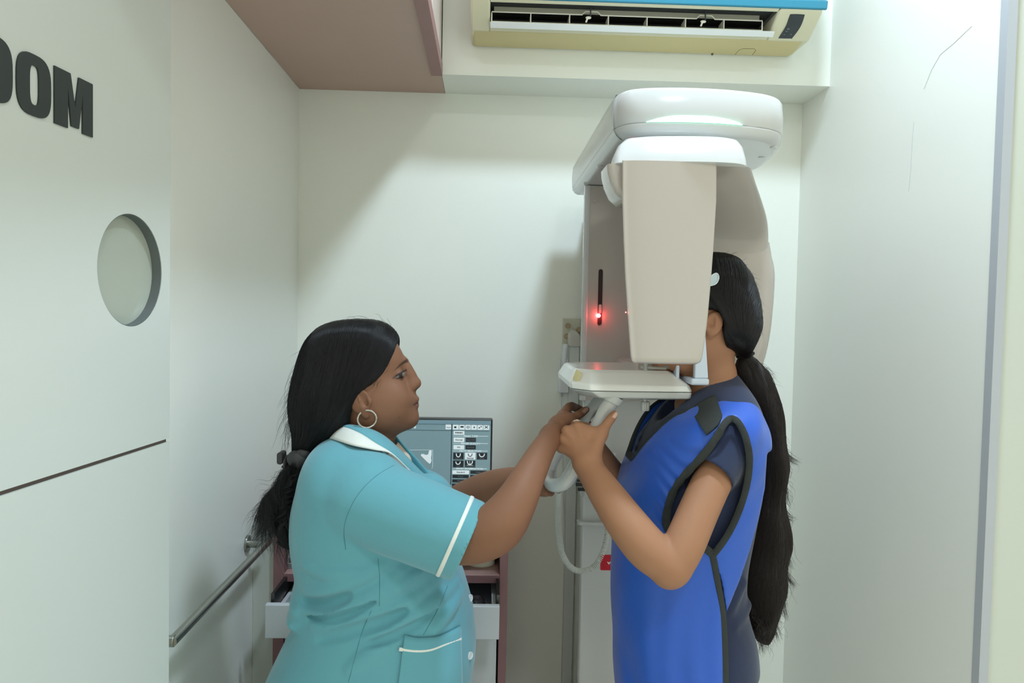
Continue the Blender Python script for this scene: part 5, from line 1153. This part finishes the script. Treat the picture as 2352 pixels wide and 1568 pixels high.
# ------------------------------------------------------------------ patient (faces left)
QY = 1.44
pat = thing('person', 'patient in a blue lead apron with very long black ponytail, at the machine', 'person', (0.45, QY, 0))
SK2 = mat('warm_brown_skin', (162, 118, 91), 0.58, spec=0.22, noise=0.06, nscale=22, bump=0.04, bscale=420, tint=True)
v = pvol(1465, 575, 1760, 990, QY - 0.11, QY + 0.11, 0.0019)
ph_ = Loft([(590, 1600, 1670, 35), (600, 1560, 1690, 60), (625, 1530, 1708, 78), (660, 1515, 1722, 86), (700, 1508, 1728, 88), (740, 1505, 1720, 86), (775, 1505, 1704, 82), (805, 1512, 1685, 74), (830, 1520, 1660, 62), (848, 1532, 1630, 46), (856, 1545, 1605, 28)], QY, 2.2)
v.add(ph_.prim(), 0)
v.add(pc((1630, 780, QY, 48), (1634, 880, QY, 50)), 0.02); v.add(pc((1634, 870, QY, 50), (1636, 990, QY, 90)), 0.03)
v.add(pc((1606, 840, QY, 30), (1590, 930, QY, 40)), 0.02)
v.add(pc((1500, 715, QY, 8), (1484, 758, QY, 11)), 0.012); v.add(pe(1486, 760, QY, 11, 12, 10), 0.006)
v.add(pe(1500, 800, QY, 10, 20, 8), 0.006); v.add(pe(1502, 815, QY, 10, 18, 7), 0.006); v.add(pe(1516, 843, QY, 18, 24, 16), 0.01)
for s in (-1, 1):
    y = lambda o: QY + s * R(o, QY)
    v.cut(pe(1503, 712, y(32), 14, 18, 13), 0.014); v.add(pe(1522, 717, y(32), 14, 15, 12), 0.004)
    v.add(pe(1640, 743, y(91), 21, 6.5, 29, roll=0.28), 0.004); v.add(pe(1631, 768, y(84), 9, 6, 10), 0.006)
    v.cut(pe(1635, 740, y(100), 14, 8.5, 19, roll=0.28), 0.002); v.add(pc((1646, 728, y(94), 2.8), (1643, 756, y(94), 2.6)), 0.003); v.cut(pe(1630, 747, y(96), 6, 7, 7), 0.002)
    v.add(pe(1618, 744, y(87), 5, 5, 8), 0.004)
p1V, p1Q = solid(v, 1)
# left arm (near) and hand round the near grip
v = pvol(1262, 930, 1720, 1375, 1.13, 1.47, 0.0019, 1.27)
chain(v, [(1668, 1040, 1.315, 42), (1640, 1095, 1.292, 45), (1605, 1172, 1.258, 46), (1570, 1252, 1.23, 48), (1542, 1298, 1.222, 50)], 0.02)
chain(v, [(1540, 1297, 1.222, 48), (1490, 1262, 1.23, 51), (1440, 1202, 1.25, 48), (1395, 1138, 1.285, 41), (1362, 1088, 1.32, 34), (1345, 1062, 1.335, 32)], 0.006)
v.add(pe(1534, 1318, 1.225, 26, 24, 26), 0.02)
HN = 1.352
mcp = [(1325, 976, HN + 0.003), (1303, 990, HN + 0.002), (1295, 1008, HN + 0.004), (1289, 1028, HN + 0.010)]
for (a, b, Y0), r in zip(mcp, (12.5, 12.5, 12, 11)):
    chain(v, [(1343, 1058, 1.335, 24), ((a + 1346) / 2, (b + 1050) / 2, HN - 0.006, 15.5), (a, b, Y0, r + 0.5)], 0.0045)
v.add(pe(1337, 1016, HN + 0.004, 34, 12, 42, roll=0.3), 0.010)
chain(v, [(1358, 1048, 1.335, 24), (1372, 1015, 1.345, 17), (1382, 992, 1.352, 14)], 0.012)
chain(v, [(1382, 993, 1.352, 13.5), (1393, 975, 1.358, 11.5), (1403, 961, 1.362, 11), (1411, 951, 1.366, 9)], 0.006)
v.add(pc((1355, 992, HN, 10), (1378, 1000, HN, 10)), 0.014)
for (a, b, Y0), r in zip(mcp, (11, 11, 10.5, 9.5)):
    ax_ = 1407 - (b - 915) * 0.57
    chain(v, [(a, b, Y0, r + 1), (a - 1, b - 1, Y0 + 0.032, r), (a + 14, b + 2, Y0 + 0.062, r - 1), (min(ax_ + 6, a + 44), b + 6, Y0 + 0.068, r - 2)], 0.005)
p2V, p2Q = solid(v, 3)
t2 = tinted(p2V, [(px_poly([(1406, 957), (1412, 948), (1421, 942), (1424, 949), (1413, 961)], 1.0), (230, 196, 180), 0.85)])
# right arm (far), mostly hidden
v = pvol(1265, 940, 1700, 1330, 1.40, 1.68, 0.003, 1.58)
chain(v, [(1660, 1020, 1.58, 50), (1560, 1240, 1.60, 46), (1500, 1230, 1.59, 44), (1428, 1120, 1.55, 34), (1385, 1055, 1.52, 27), (1362, 1022, 1.50, 24)], 0.02)
v.add(pe(1350, 1000, 1.525, 22, 16, 28), 0.012)
for k, (a, b) in enumerate(((1352, 962), (1338, 980), (1326, 998), (1316, 1016))):
    chain(v, [(1352, 995 + k * 8, 1.53, 10), (a - 6, b, 1.535, 9), (a - 22, b + 8, 1.52, 8.5), (a - 24, b + 12, 1.495, 7.5)], 0.005)
chain(v, [(1362, 990, 1.505, 11), (1372, 965, 1.48, 9), (1378, 950, 1.475, 8)], 0.006)
p3V, p3Q = solid(v, 1)
V, Q = join((p1V, p1Q), (p2V, p2Q)); Q = bridge(V, Q, len(p1V), P(1640, 988, QY - 0.05), P(1668, 1030, 1.31))
V2, Q2 = join((V, Q), (p3V, p3Q)); V, Q = V2, bridge(V2, Q2, len(V), P(1640, 988, QY + 0.05), P(1660, 1010, 1.56))
T = np.concatenate([np.zeros((len(p1V), 4)), t2, np.zeros((len(p3V), 4))])
obj('body', np_mesh('body', V, Q, T), SK2, pat, sharp=0)
# ring
c = P(1327, 974, HN + 0.01); obj('finger_ring', Tb(catmull([P(1313, 974, 1.355), P(1317, 968, 1.344), P(1323, 965, 1.340), P(1329, 965, 1.340), P(1335, 968, 1.346), P(1338, 973, 1.36)], 24), 0.0011, n=8), mat('silver', (215, 212, 205), 0.2, metal=1.0, noise=0.05), pat)
# trousers and shoes
v = Vol((0.24, QY - 0.24, 0.02), (0.62, QY + 0.22, 0.86), 0.006)
lf = Loft([(1440, 1462, 1712, 150), (1500, 1458, 1722, 165), (1560, 1468, 1716, 170), (1640, 1480, 1700, 170), (1700, 1490, 1690, 165)], QY, 2.3); v.add(lf.prim(), 0)
for s in (-1, 1):
    y = QY + s * 0.085; v.add(cone((0.395, y, 0.66), (0.40, y, 0.40), 0.082, 0.066), 0.02); v.add(cone((0.40, y, 0.40), (0.415, y, 0.06), 0.064, 0.055), 0.02)
a_, b_ = v.mesh(1); obj('trousers', np_mesh('trousers', a_, b_), mat('pale_pink_cotton', (226, 204, 196), 0.8, noise=0.03, bump=0.08), pat, sharp=0)
for s in (-1, 1):
    bm = bmesh.new(); ellm(bm, (0.365, QY + s * 0.085, 0.032), (0.125, 0.046, 0.04))
    for q in bm.verts: q.co.z = max(q.co.z, 0.002)
    obj('shoe', bm, mat('white_sneaker', (210, 208, 204), 0.5, noise=0.05), pat)
# navy t-shirt
NAVY = mat('navy_jersey', (44, 52, 78), 0.85, spec=0.15, noise=0.06, nscale=12, bump=0.12, bscale=60, sheen=0.2)
ts = Loft([(858, 1640, 1690, 36), (872, 1612, 1700, 62), (892, 1580, 1712, 105), (918, 1553, 1724, 148), (950, 1520, 1734, 172), (990, 1494, 1740, 182), (1050, 1468, 1740, 178), (1120, 1448, 1736, 166), (1200, 1442, 1722, 155), (1300, 1450, 1704, 150), (1380, 1456, 1704, 158), (1450, 1452, 1722, 172), (1500, 1448, 1727, 180), (1514, 1448, 1724, 180)], QY, 2.3)
v = Vol((P(1420, 1200, QY)[0], QY - 0.24, P(1500, 1525, QY)[2]), (P(1765, 1000, QY)[0], QY + 0.22, P(1600, 845, QY)[2]), 0.0034)
v.add(ts.prim(), 0)
s0, s1 = P(1690, 1004, 1.325), P(1632, 1089, 1.288); sx_ = _n(s1 - s0)
v.add(clip_plane(cone(s0, s1, R(54, 1.30), R(59, 1.288)), s1, sx_), 0.016)
v.cut(clip_plane(cone(s1 - sx_ * 0.05, s1 + sx_ * 0.03, R(51.5, 1.288), R(51.5, 1.288)), s1 - sx_ * 0.018, -sx_), 0.002)
f0, f1 = P(1670, 1000, 1.575), P(1630, 1080, 1.59); fx_ = _n(f1 - f0); v.add(clip_plane(cone(f0, f1, R(58, 1.575), R(54, 1.59)), f1, fx_), 0.02)
v.cut(pc((1632, 850, QY, 52), (1618, 900, QY, 54)), 0.003); v.cut(pc((1600, 880, QY, 50), (1545, 935, QY, 42)), 0.006); v.cut(pc((1570, 890, QY, 48), (1500, 920, QY, 46)), 0.006)
for a, b, r in (((1700, 1010), (1690, 1100), 0.007), ((1668, 985), (1650, 1070), 0.006), ((1705, 1340), (1680, 1400), 0.008), ((1718, 1390), (1690, 1440), 0.007)):
    q0, q1 = ts.near(*a), ts.near(*b); v.add(cone(q0 + np.array([0, 0.002, 0]), q1 + np.array([0, .003, 0]), r, r * .5), 0.014)
a_, b_ = v.mesh(2); obj('t_shirt', np_mesh('t_shirt', a_, b_), NAVY, pat, sharp=0)
# lead apron
BLUE = mat('royal_blue_nylon', (32, 86, 190), 0.42, spec=0.5, noise=0.06, nscale=10, bump=0.3, bscale=22, sheen=0.15)
TRIM = mat('black_webbing', (44, 49, 48), 0.85, noise=0.08, nscale=80, bump=0.2, bscale=300)
ap = Loft([(880, 1600, 1690, 66), (898, 1572, 1704, 112), (922, 1538, 1720, 170), (950, 1504, 1732, 206), (990, 1476, 1741, 216), (1040, 1450, 1747, 210), (1110, 1425, 1747, 194), (1180, 1415, 1742, 182), (1240, 1410, 1730, 180), (1320, 1408, 1712, 182), (1400, 1408, 1704, 188), (1480, 1413, 1706, 194), (1568, 1420, 1708, 198), (1750, 1430, 1712, 204), (1950, 1436, 1714, 206)], QY, 2.35)
v = Vol((P(1385, 1300, QY)[0], QY - 0.22, P(1500, 1940, QY)[2]), (P(1775, 1000, QY)[0], QY + 0.22, P(1600, 868, QY)[2]), 0.0036)
fn, lo, hi = ap.prim()
sl, X, Y, Z = v.win(lo, hi, 0.02); dd = fn(X, Y, Z).astype(np.float32)
# drapes in the nylon
px_, py_ = None, None
wr = np.exp(-((X - P(1525, 1120, QY)[0]) / 0.035) ** 2 - ((Z - P(1525, 1110, QY)[2]) / 0.085) ** 2)
wv = 0.0035 * wr * np.sin(Z * 210 + X * 150 + 2.5 * np.sin(X * 60)) + 0.003 * np.clip((1.02 - Z) * 5, 0, 1) * np.sin(X * 120 + Z * 9 + 1.5 * np.sin(Z * 17)) * np.sin(X * 37 + 1) + 0.0012 * np.sin(X * 95 + Z * 14 + 2.0 * np.sin(Z * 9)) * np.clip((1.15 - Z) * 3, 0, 1) + 0.0016 * np.sin(X * 60 - Z * 70 + 3 * np.sin(Y * 20)) * np.clip((Z - 0.95) * 4, 0, 1)
dd = dd + wv.astype(np.float32); v.d[sl] = np.maximum(dd, -(dd + (0.009 + 0.03 * np.clip((Z - P(1600, 1010, QY)[2]) / 0.1, 0, 1)).astype(np.float32)))
v.where(0.02, side_cut(QY, [(1683, 955), (1703, 985), (1716, 1030), (1719, 1070), (1712, 1120), (1697, 1175), (1670, 1228), (1638, 1272), (1616, 1252), (1575, 1236), (1530, 1215), (1536, 1160), (1552, 1115), (1590, 1072), (1628, 1030), (1655, 985)]))
v.where(0.02, side_cut(QY, [(1638, 1272), (1650, 1340), (1662, 1412), (1668, 1500), (1670, 2100), (1850, 2100), (1850, 1000), (1762, 1040), (1757, 1120), (1743, 1190), (1723, 1262), (1700, 1330), (1668, 1408), (1659, 1345)]))
def neck_cut(d, x, y, z):
    zb = P(1470, 1046, QY)[2]; zt_ = P(1600, 930, QY)[2]; o = np.abs(y - QY); w = 0.030 + (z - zb) * 0.62
    sdv = np.maximum((o - np.minimum(w, 0.108)) * 0.8, np.maximum(zb - z, (x - P(1650, 930, QY)[0])))
    return smax(d, -sdv, 0.004).astype(np.float32)
v.where(0.02, neck_cut)
v.where(0.02, lambda d, x, y, z: smax(d, -np.maximum(np.abs(y - QY) - 0.098, P(1600, 935, QY)[2] - z), 0.004).astype(np.float32))
aV, aQ = v.mesh(2); apr = obj('lead_apron', np_mesh('lead_apron', aV, aQ), BLUE, pat, sharp=0); ab = bvh_of(aV, aQ)
apr['label'] = 'royal blue nylon lead apron with black edging'
TS_B = bvh_of(a_, b_)
def trim_line(name, pts, r=0.0075, num=40, off=0.001, flat=0.35, lift=0.006):
    q, nn = [], []
    for x, y in catmull(pts, num):
        d = Vector(ray(x, y)); guess = Vector(ap.near(x, y)); g = ab.find_nearest(guess); q.append(g[0] + g[1] * off - Vector((0, lift * min(1.0, max(0.0, (1150 - y) / 120)), 0))); nn.append(Vector((0, -1, 0)) * 0.6 + g[1] * 0.4)
    q = np.array([list(p) for p in q])
    for _ in range(4): q[1:-1] = (q[:-2] + 2 * q[1:-1] + q[2:]) / 4
    for s in (1, -1):
        qq = q.copy()
        if s < 0: qq[:, 1] = 2 * QY - qq[:, 1]
        n2 = [Vector((n.x, n.y * s, n.z)) for n in nn]
        obj(name, Tb(qq.tolist(), r, n=10, flat=flat, up=n2), TRIM, apr)
trim_line('armhole_trim', [(1652, 988), (1664, 968), (1683, 958), (1702, 984), (1715, 1030), (1718, 1070), (1711, 1120), (1696, 1175), (1669, 1228), (1640, 1270)], 0.0062)
trim_line('armhole_trim', [(1655, 985), (1628, 1030), (1590, 1072), (1552, 1115), (1536, 1160), (1530, 1215), (1575, 1236), (1612, 1252), (1636, 1272)], 0.0075)
trim_line('side_trim', [(1636, 1272), (1642, 1300), (1650, 1345), (1662, 1412), (1667, 1500), (1669, 1570), (1670, 1800)], 0.0062)
# neckline trim follows the cut edge: sample the rim
nk = []
zb = P(1470, 1046, QY)[2]
for o in np.linspace(-0.106, 0.106, 61):
    z = zb + max(0, (abs(o) - 0.030) / 0.62); cxz, az, bz_ = np.interp(z, ap.z, ap.cx), np.interp(z, ap.z, ap.a), np.interp(z, ap.z, ap.b)
    u = (1 - min(1, abs(o) / bz_) ** ap.n) ** (1 / ap.n); g = ab.find_nearest(Vector((cxz - az * u, QY + o, z))); nk.append(list(g[0] + g[1] * 0.001))
nk = np.array(nk)
for _ in range(4): nk[1:-1] = (nk[:-2] + 2 * nk[1:-1] + nk[2:]) / 4
obj('neckline_trim', Tb(nk.tolist(), 0.0075, n=10, flat=0.4, up=(-0.5, 0, 0.6)), TRIM, apr)
# shoulder strap patch
def patch2(name, topl, botl, off, m, par, nu=18, nv=12, th=0.004):
    A, Bt = catmull(topl, nu), catmull(botl, nu); bm = bmesh.new(); g = []
    for j in range(nv + 1):
        row = []
        for i in range(len(A)):
            p = A[i] * (1 - j / nv) + Bt[i] * j / nv; q = ap.near(p[0], p[1], off); row.append(bm.verts.new(tuple(q)))
        g.append(row)
    for j in range(nv):
        for i in range(len(A) - 1): bm.faces.new((g[j][i], g[j][i + 1], g[j + 1][i + 1], g[j + 1][i]))
    o = obj(name, bm, m, par, sharp=0); s_ = o.modifiers.new('solid', 'SOLIDIFY'); s_.thickness = th; s_.offset = 0; return o
patch2('shoulder_strap', [(1585, 940), (1604, 926), (1626, 914), (1644, 908)], [(1622, 999), (1636, 988), (1650, 974), (1659, 955)], 0.0075, TRIM, apr)
# hair
v = pvol(1480, 570, 1765, 850, QY - 0.125, QY + 0.125, 0.0024)
qh = Loft([(583, 1605, 1660, 35), (590, 1575, 1682, 62), (603, 1545, 1700, 82), (628, 1520, 1718, 98), (660, 1506, 1731, 104), (700, 1500, 1740, 106), (740, 1500, 1743, 104), (770, 1506, 1739, 96), (792, 1580, 1730, 76), (806, 1650, 1724, 48), (818, 1692, 1722, 24), (824, 1702, 1720, 14)], QY, 2.2)
v.add(qh.prim(), 0)
v.where(0.03, side_cut(QY, [(1480, 650), (1560, 650), (1600, 702), (1626, 708), (1650, 714), (1663, 734), (1660, 765), (1668, 800), (1684, 816), (1660, 900), (1400, 900), (1400, 650)], k=0.006))
a_, b_ = v.mesh(2); hr2 = obj('hair', np_mesh('hair', a_, b_), HAIR, pat, sharp=0); hb2 = bvh_of(a_, b_)
L3 = comb(hb2, 1700, QY, [(1530, 615), (1570, 593), (1635, 584), (1680, 599), (1712, 632), (1730, 665), (1739, 700), (1742, 740)], [(1640, 684), (1650, 686), (1664, 690), (1687, 700), (1710, 715), (1725, 735), (1735, 755), (1740, 770)], [(1680, 798), (1690, 806), (1697, 810), (1703, 813), (1708, 814), (1713, 814), (1717, 813), (1720, 812)], QY - 0.06)
zc_q = P(1640, 700, QY)[2]
for i in range(1000):
    xs_ = P(RNG.uniform(1530, 1715), 610, QY)[0]; dx = RNG.uniform(0.0, 0.025); sg_ = RNG.choice((-1, -1, -1, 1)); a0 = RNG.uniform(-0.1, 0.5); ln = []; lf_ = RNG.uniform(0.0003, 0.002)
    for s in np.linspace(0, 1, 14):
        a = a0 + 1.0 * s; n = hb2.find_nearest(Vector((xs_ + dx * s, QY + sg_ * 0.13 * math.sin(a), zc_q + 0.13 * math.cos(a)))); ln.append(list(n[0] + n[1] * lf_))
    ln = np.array(ln); ln[1:-1] = (ln[:-2] + 2 * ln[1:-1] + ln[2:]) / 4; L3.append(ln)
L3 += surf_strands(hb2, 200, [(1575, 650), (1605, 690), (1640, 706), (1665, 735)], [(1690, 800), (1695, 805), (1700, 808), (1705, 810)], [(1640, 720), (1655, 730), (1668, 745), (1676, 775)])
L3 += fly(50, [(1650, 584, 0.7, -0.5), (1700, 612, 0.9, -0.2), (1735, 680, 0.6, 0.8), (1742, 750, 0.2, 1)], 26, 0.2, QY, 0.05, 3, 0.3, 16, (0.2, 0.7))
strands('loose_strands', L3, 0.00026, HSTR, hr2)
BRN2 = mat('dark_brown_hair', (30, 25, 24), 0.36, spec=0.4, noise=0.25, nscale=30, bump=0.5, bscale=60, stretch=(30, 30, 4))
BST2 = mat('dark_brown_hair_strand', (38, 31, 29), 0.4, spec=0.4, noise=0.25, nscale=50)
pl2 = Loft([(812, 1700, 1724, 13), (826, 1692, 1738, 26), (850, 1692, 1762, 42), (890, 1700, 1776, 52), (950, 1722, 1790, 58), (1010, 1738, 1797, 60), (1055, 1744, 1804, 60), (1100, 1742, 1798, 60), (1140, 1736, 1792, 60), (1200, 1722, 1806, 60), (1255, 1712, 1812, 58), (1300, 1705, 1802, 56), (1340, 1702, 1804, 54), (1400, 1716, 1790, 46), (1440, 1728, 1776, 34), (1470, 1736, 1764, 18)], QY, 2.0)
v = pvol(1670, 805, 1830, 1485, QY - 0.08, QY + 0.08, 0.0034); v.add(pl2.prim(), 0)
v.where(0.03, lambda d, x, y, z: (d + 0.0025 * np.sin(x * 130 + y * 90 + 5 * np.sin(z * 11)) * (0.6 + 0.4 * np.sin(z * 25)) + 0.002 * np.sin(z * 55 + x * 40)).astype(np.float32))
a_, b_ = v.mesh(2); pt2 = obj('ponytail', np_mesh('ponytail', a_, b_), BRN2, pat, sharp=0); pb2 = bvh_of(a_, b_)
L4 = []
for i in range(2000):
    y0 = RNG.uniform(820, 1360); L = RNG.uniform(120, 330); t0 = RNG.uniform(0.02, 0.98); f = RNG.uniform(0.8, 2.2); ph = RNG.uniform(0, 6.28); ln = []; lf_ = RNG.uniform(0.0003, 0.002)
    for s in np.linspace(0, 1, 18):
        y = min(y0 + L * s, 1478); zq = P(1760, y, QY)[2]; cxq, aq, bq = np.interp(zq, pl2.z, pl2.cx), np.interp(zq, pl2.z, pl2.a), np.interp(zq, pl2.z, pl2.b)
        th = math.pi * (1 + t0) + 0.12 * math.sin(ph + f * 6.28 * s); k = 1.0 + 0.10 * s * math.sin(ph)
        g = Vector((cxq + aq * k * math.cos(th), QY + bq * k * math.sin(th), zq)); n = pb2.find_nearest(g); 
        q = n[0] + n[1] * lf_ if (g - n[0]).length < 0.012 else g; ln.append(list(q))
    ln = np.array(ln)
    for _ in range(2): ln[1:-1] = (ln[:-2] + 2 * ln[1:-1] + ln[2:]) / 4
    L4.append(ln)
L4 += fly(170, [(1775, 920, 0.35, 1), (1795, 1000, 0.25, 1), (1800, 1060, 0.2, 1), (1796, 1150, 0.15, 1), (1800, 1240, 0.15, 1), (1802, 1320, 0.05, 1), (1790, 1390, -0.05, 1)], 70, 0.18, QY, 0.05, 6, 0.1, 18)
L4 += fly(260, [(1716, 1380, 0.15, 1), (1740, 1410, 0.1, 1), (1765, 1420, 0, 1), (1790, 1380, -0.1, 1)], 70, 0.14, QY, 0.04, 5, 0.0, 18)
L4 += fly(50, [(1728, 832, 1, 0.2), (1745, 850, 1, 0.3)], 42, 0.22, QY, 0.02, 4, 0.35, 14)
for (bx0, by0, ex, ey) in ((1790, 1020, 1832, 1064), (1788, 1160, 1822, 1196), (1798, 1300, 1828, 1345), (1792, 1070, 1815, 1160), (1796, 1230, 1818, 1300), (1790, 1330, 1806, 1420), (1770, 1380, 1790, 1470), (1745, 1420, 1752, 1500)):
    for i in range(34):
        a = np.array([bx0, by0]) + RNG.normal(0, 6, 2); e = np.array([ex, ey]) + RNG.normal(0, 5, 2); m_ = (a + e) / 2 + np.array([-4, 10]) + RNG.normal(0, 4, 2); Y0 = QY + RNG.uniform(-0.02, 0.02)
        L4.append(np.array([P(*((1 - s) ** 2 * a + 2 * s * (1 - s) * m_ + s * s * e), Y0) for s in np.linspace(0, 1, 12)]))
strands('ponytail_strands', L4, 0.00028, BST2, pt2)
c = P(1712, 815, QY); obj('hair_tie', Tb([c + np.array([0.0145 * math.cos(a), 0.015 * math.sin(a), 0.004 * math.cos(a)]) for a in np.linspace(0, 2 * math.pi, 28, endpoint=False)], 0.0034, n=8, closed=True), mat('black_elastic', (24, 24, 26), 0.8, noise=0.1), pat)
# pale clip on the side of the hair
cp_ = catmull([(1604, 650), (1625, 640), (1640, 630), (1647, 631), (1649, 640), (1643, 652), (1628, 657), (1608, 660)], 32, True)
def hp(p, off): return on_surface(hb2, p[0], p[1], off, QY - 0.09)[0]
bm = bmesh.new(); prism(bm, cp_, lambda p: hp(p, 0.004), lambda p: hp(p, -0.001)); hc = obj('hair_clip', bm, mat('milky_blue_clip', (196, 212, 222), 0.2, noise=0.03, coat=0.5), pat)
obj('clip_rim', Tb([hp(p, 0.0045) for p in cp_], 0.0011, n=6, closed=True), mat('clip_rim_white', (226, 234, 238), 0.3, noise=0.02), hc)
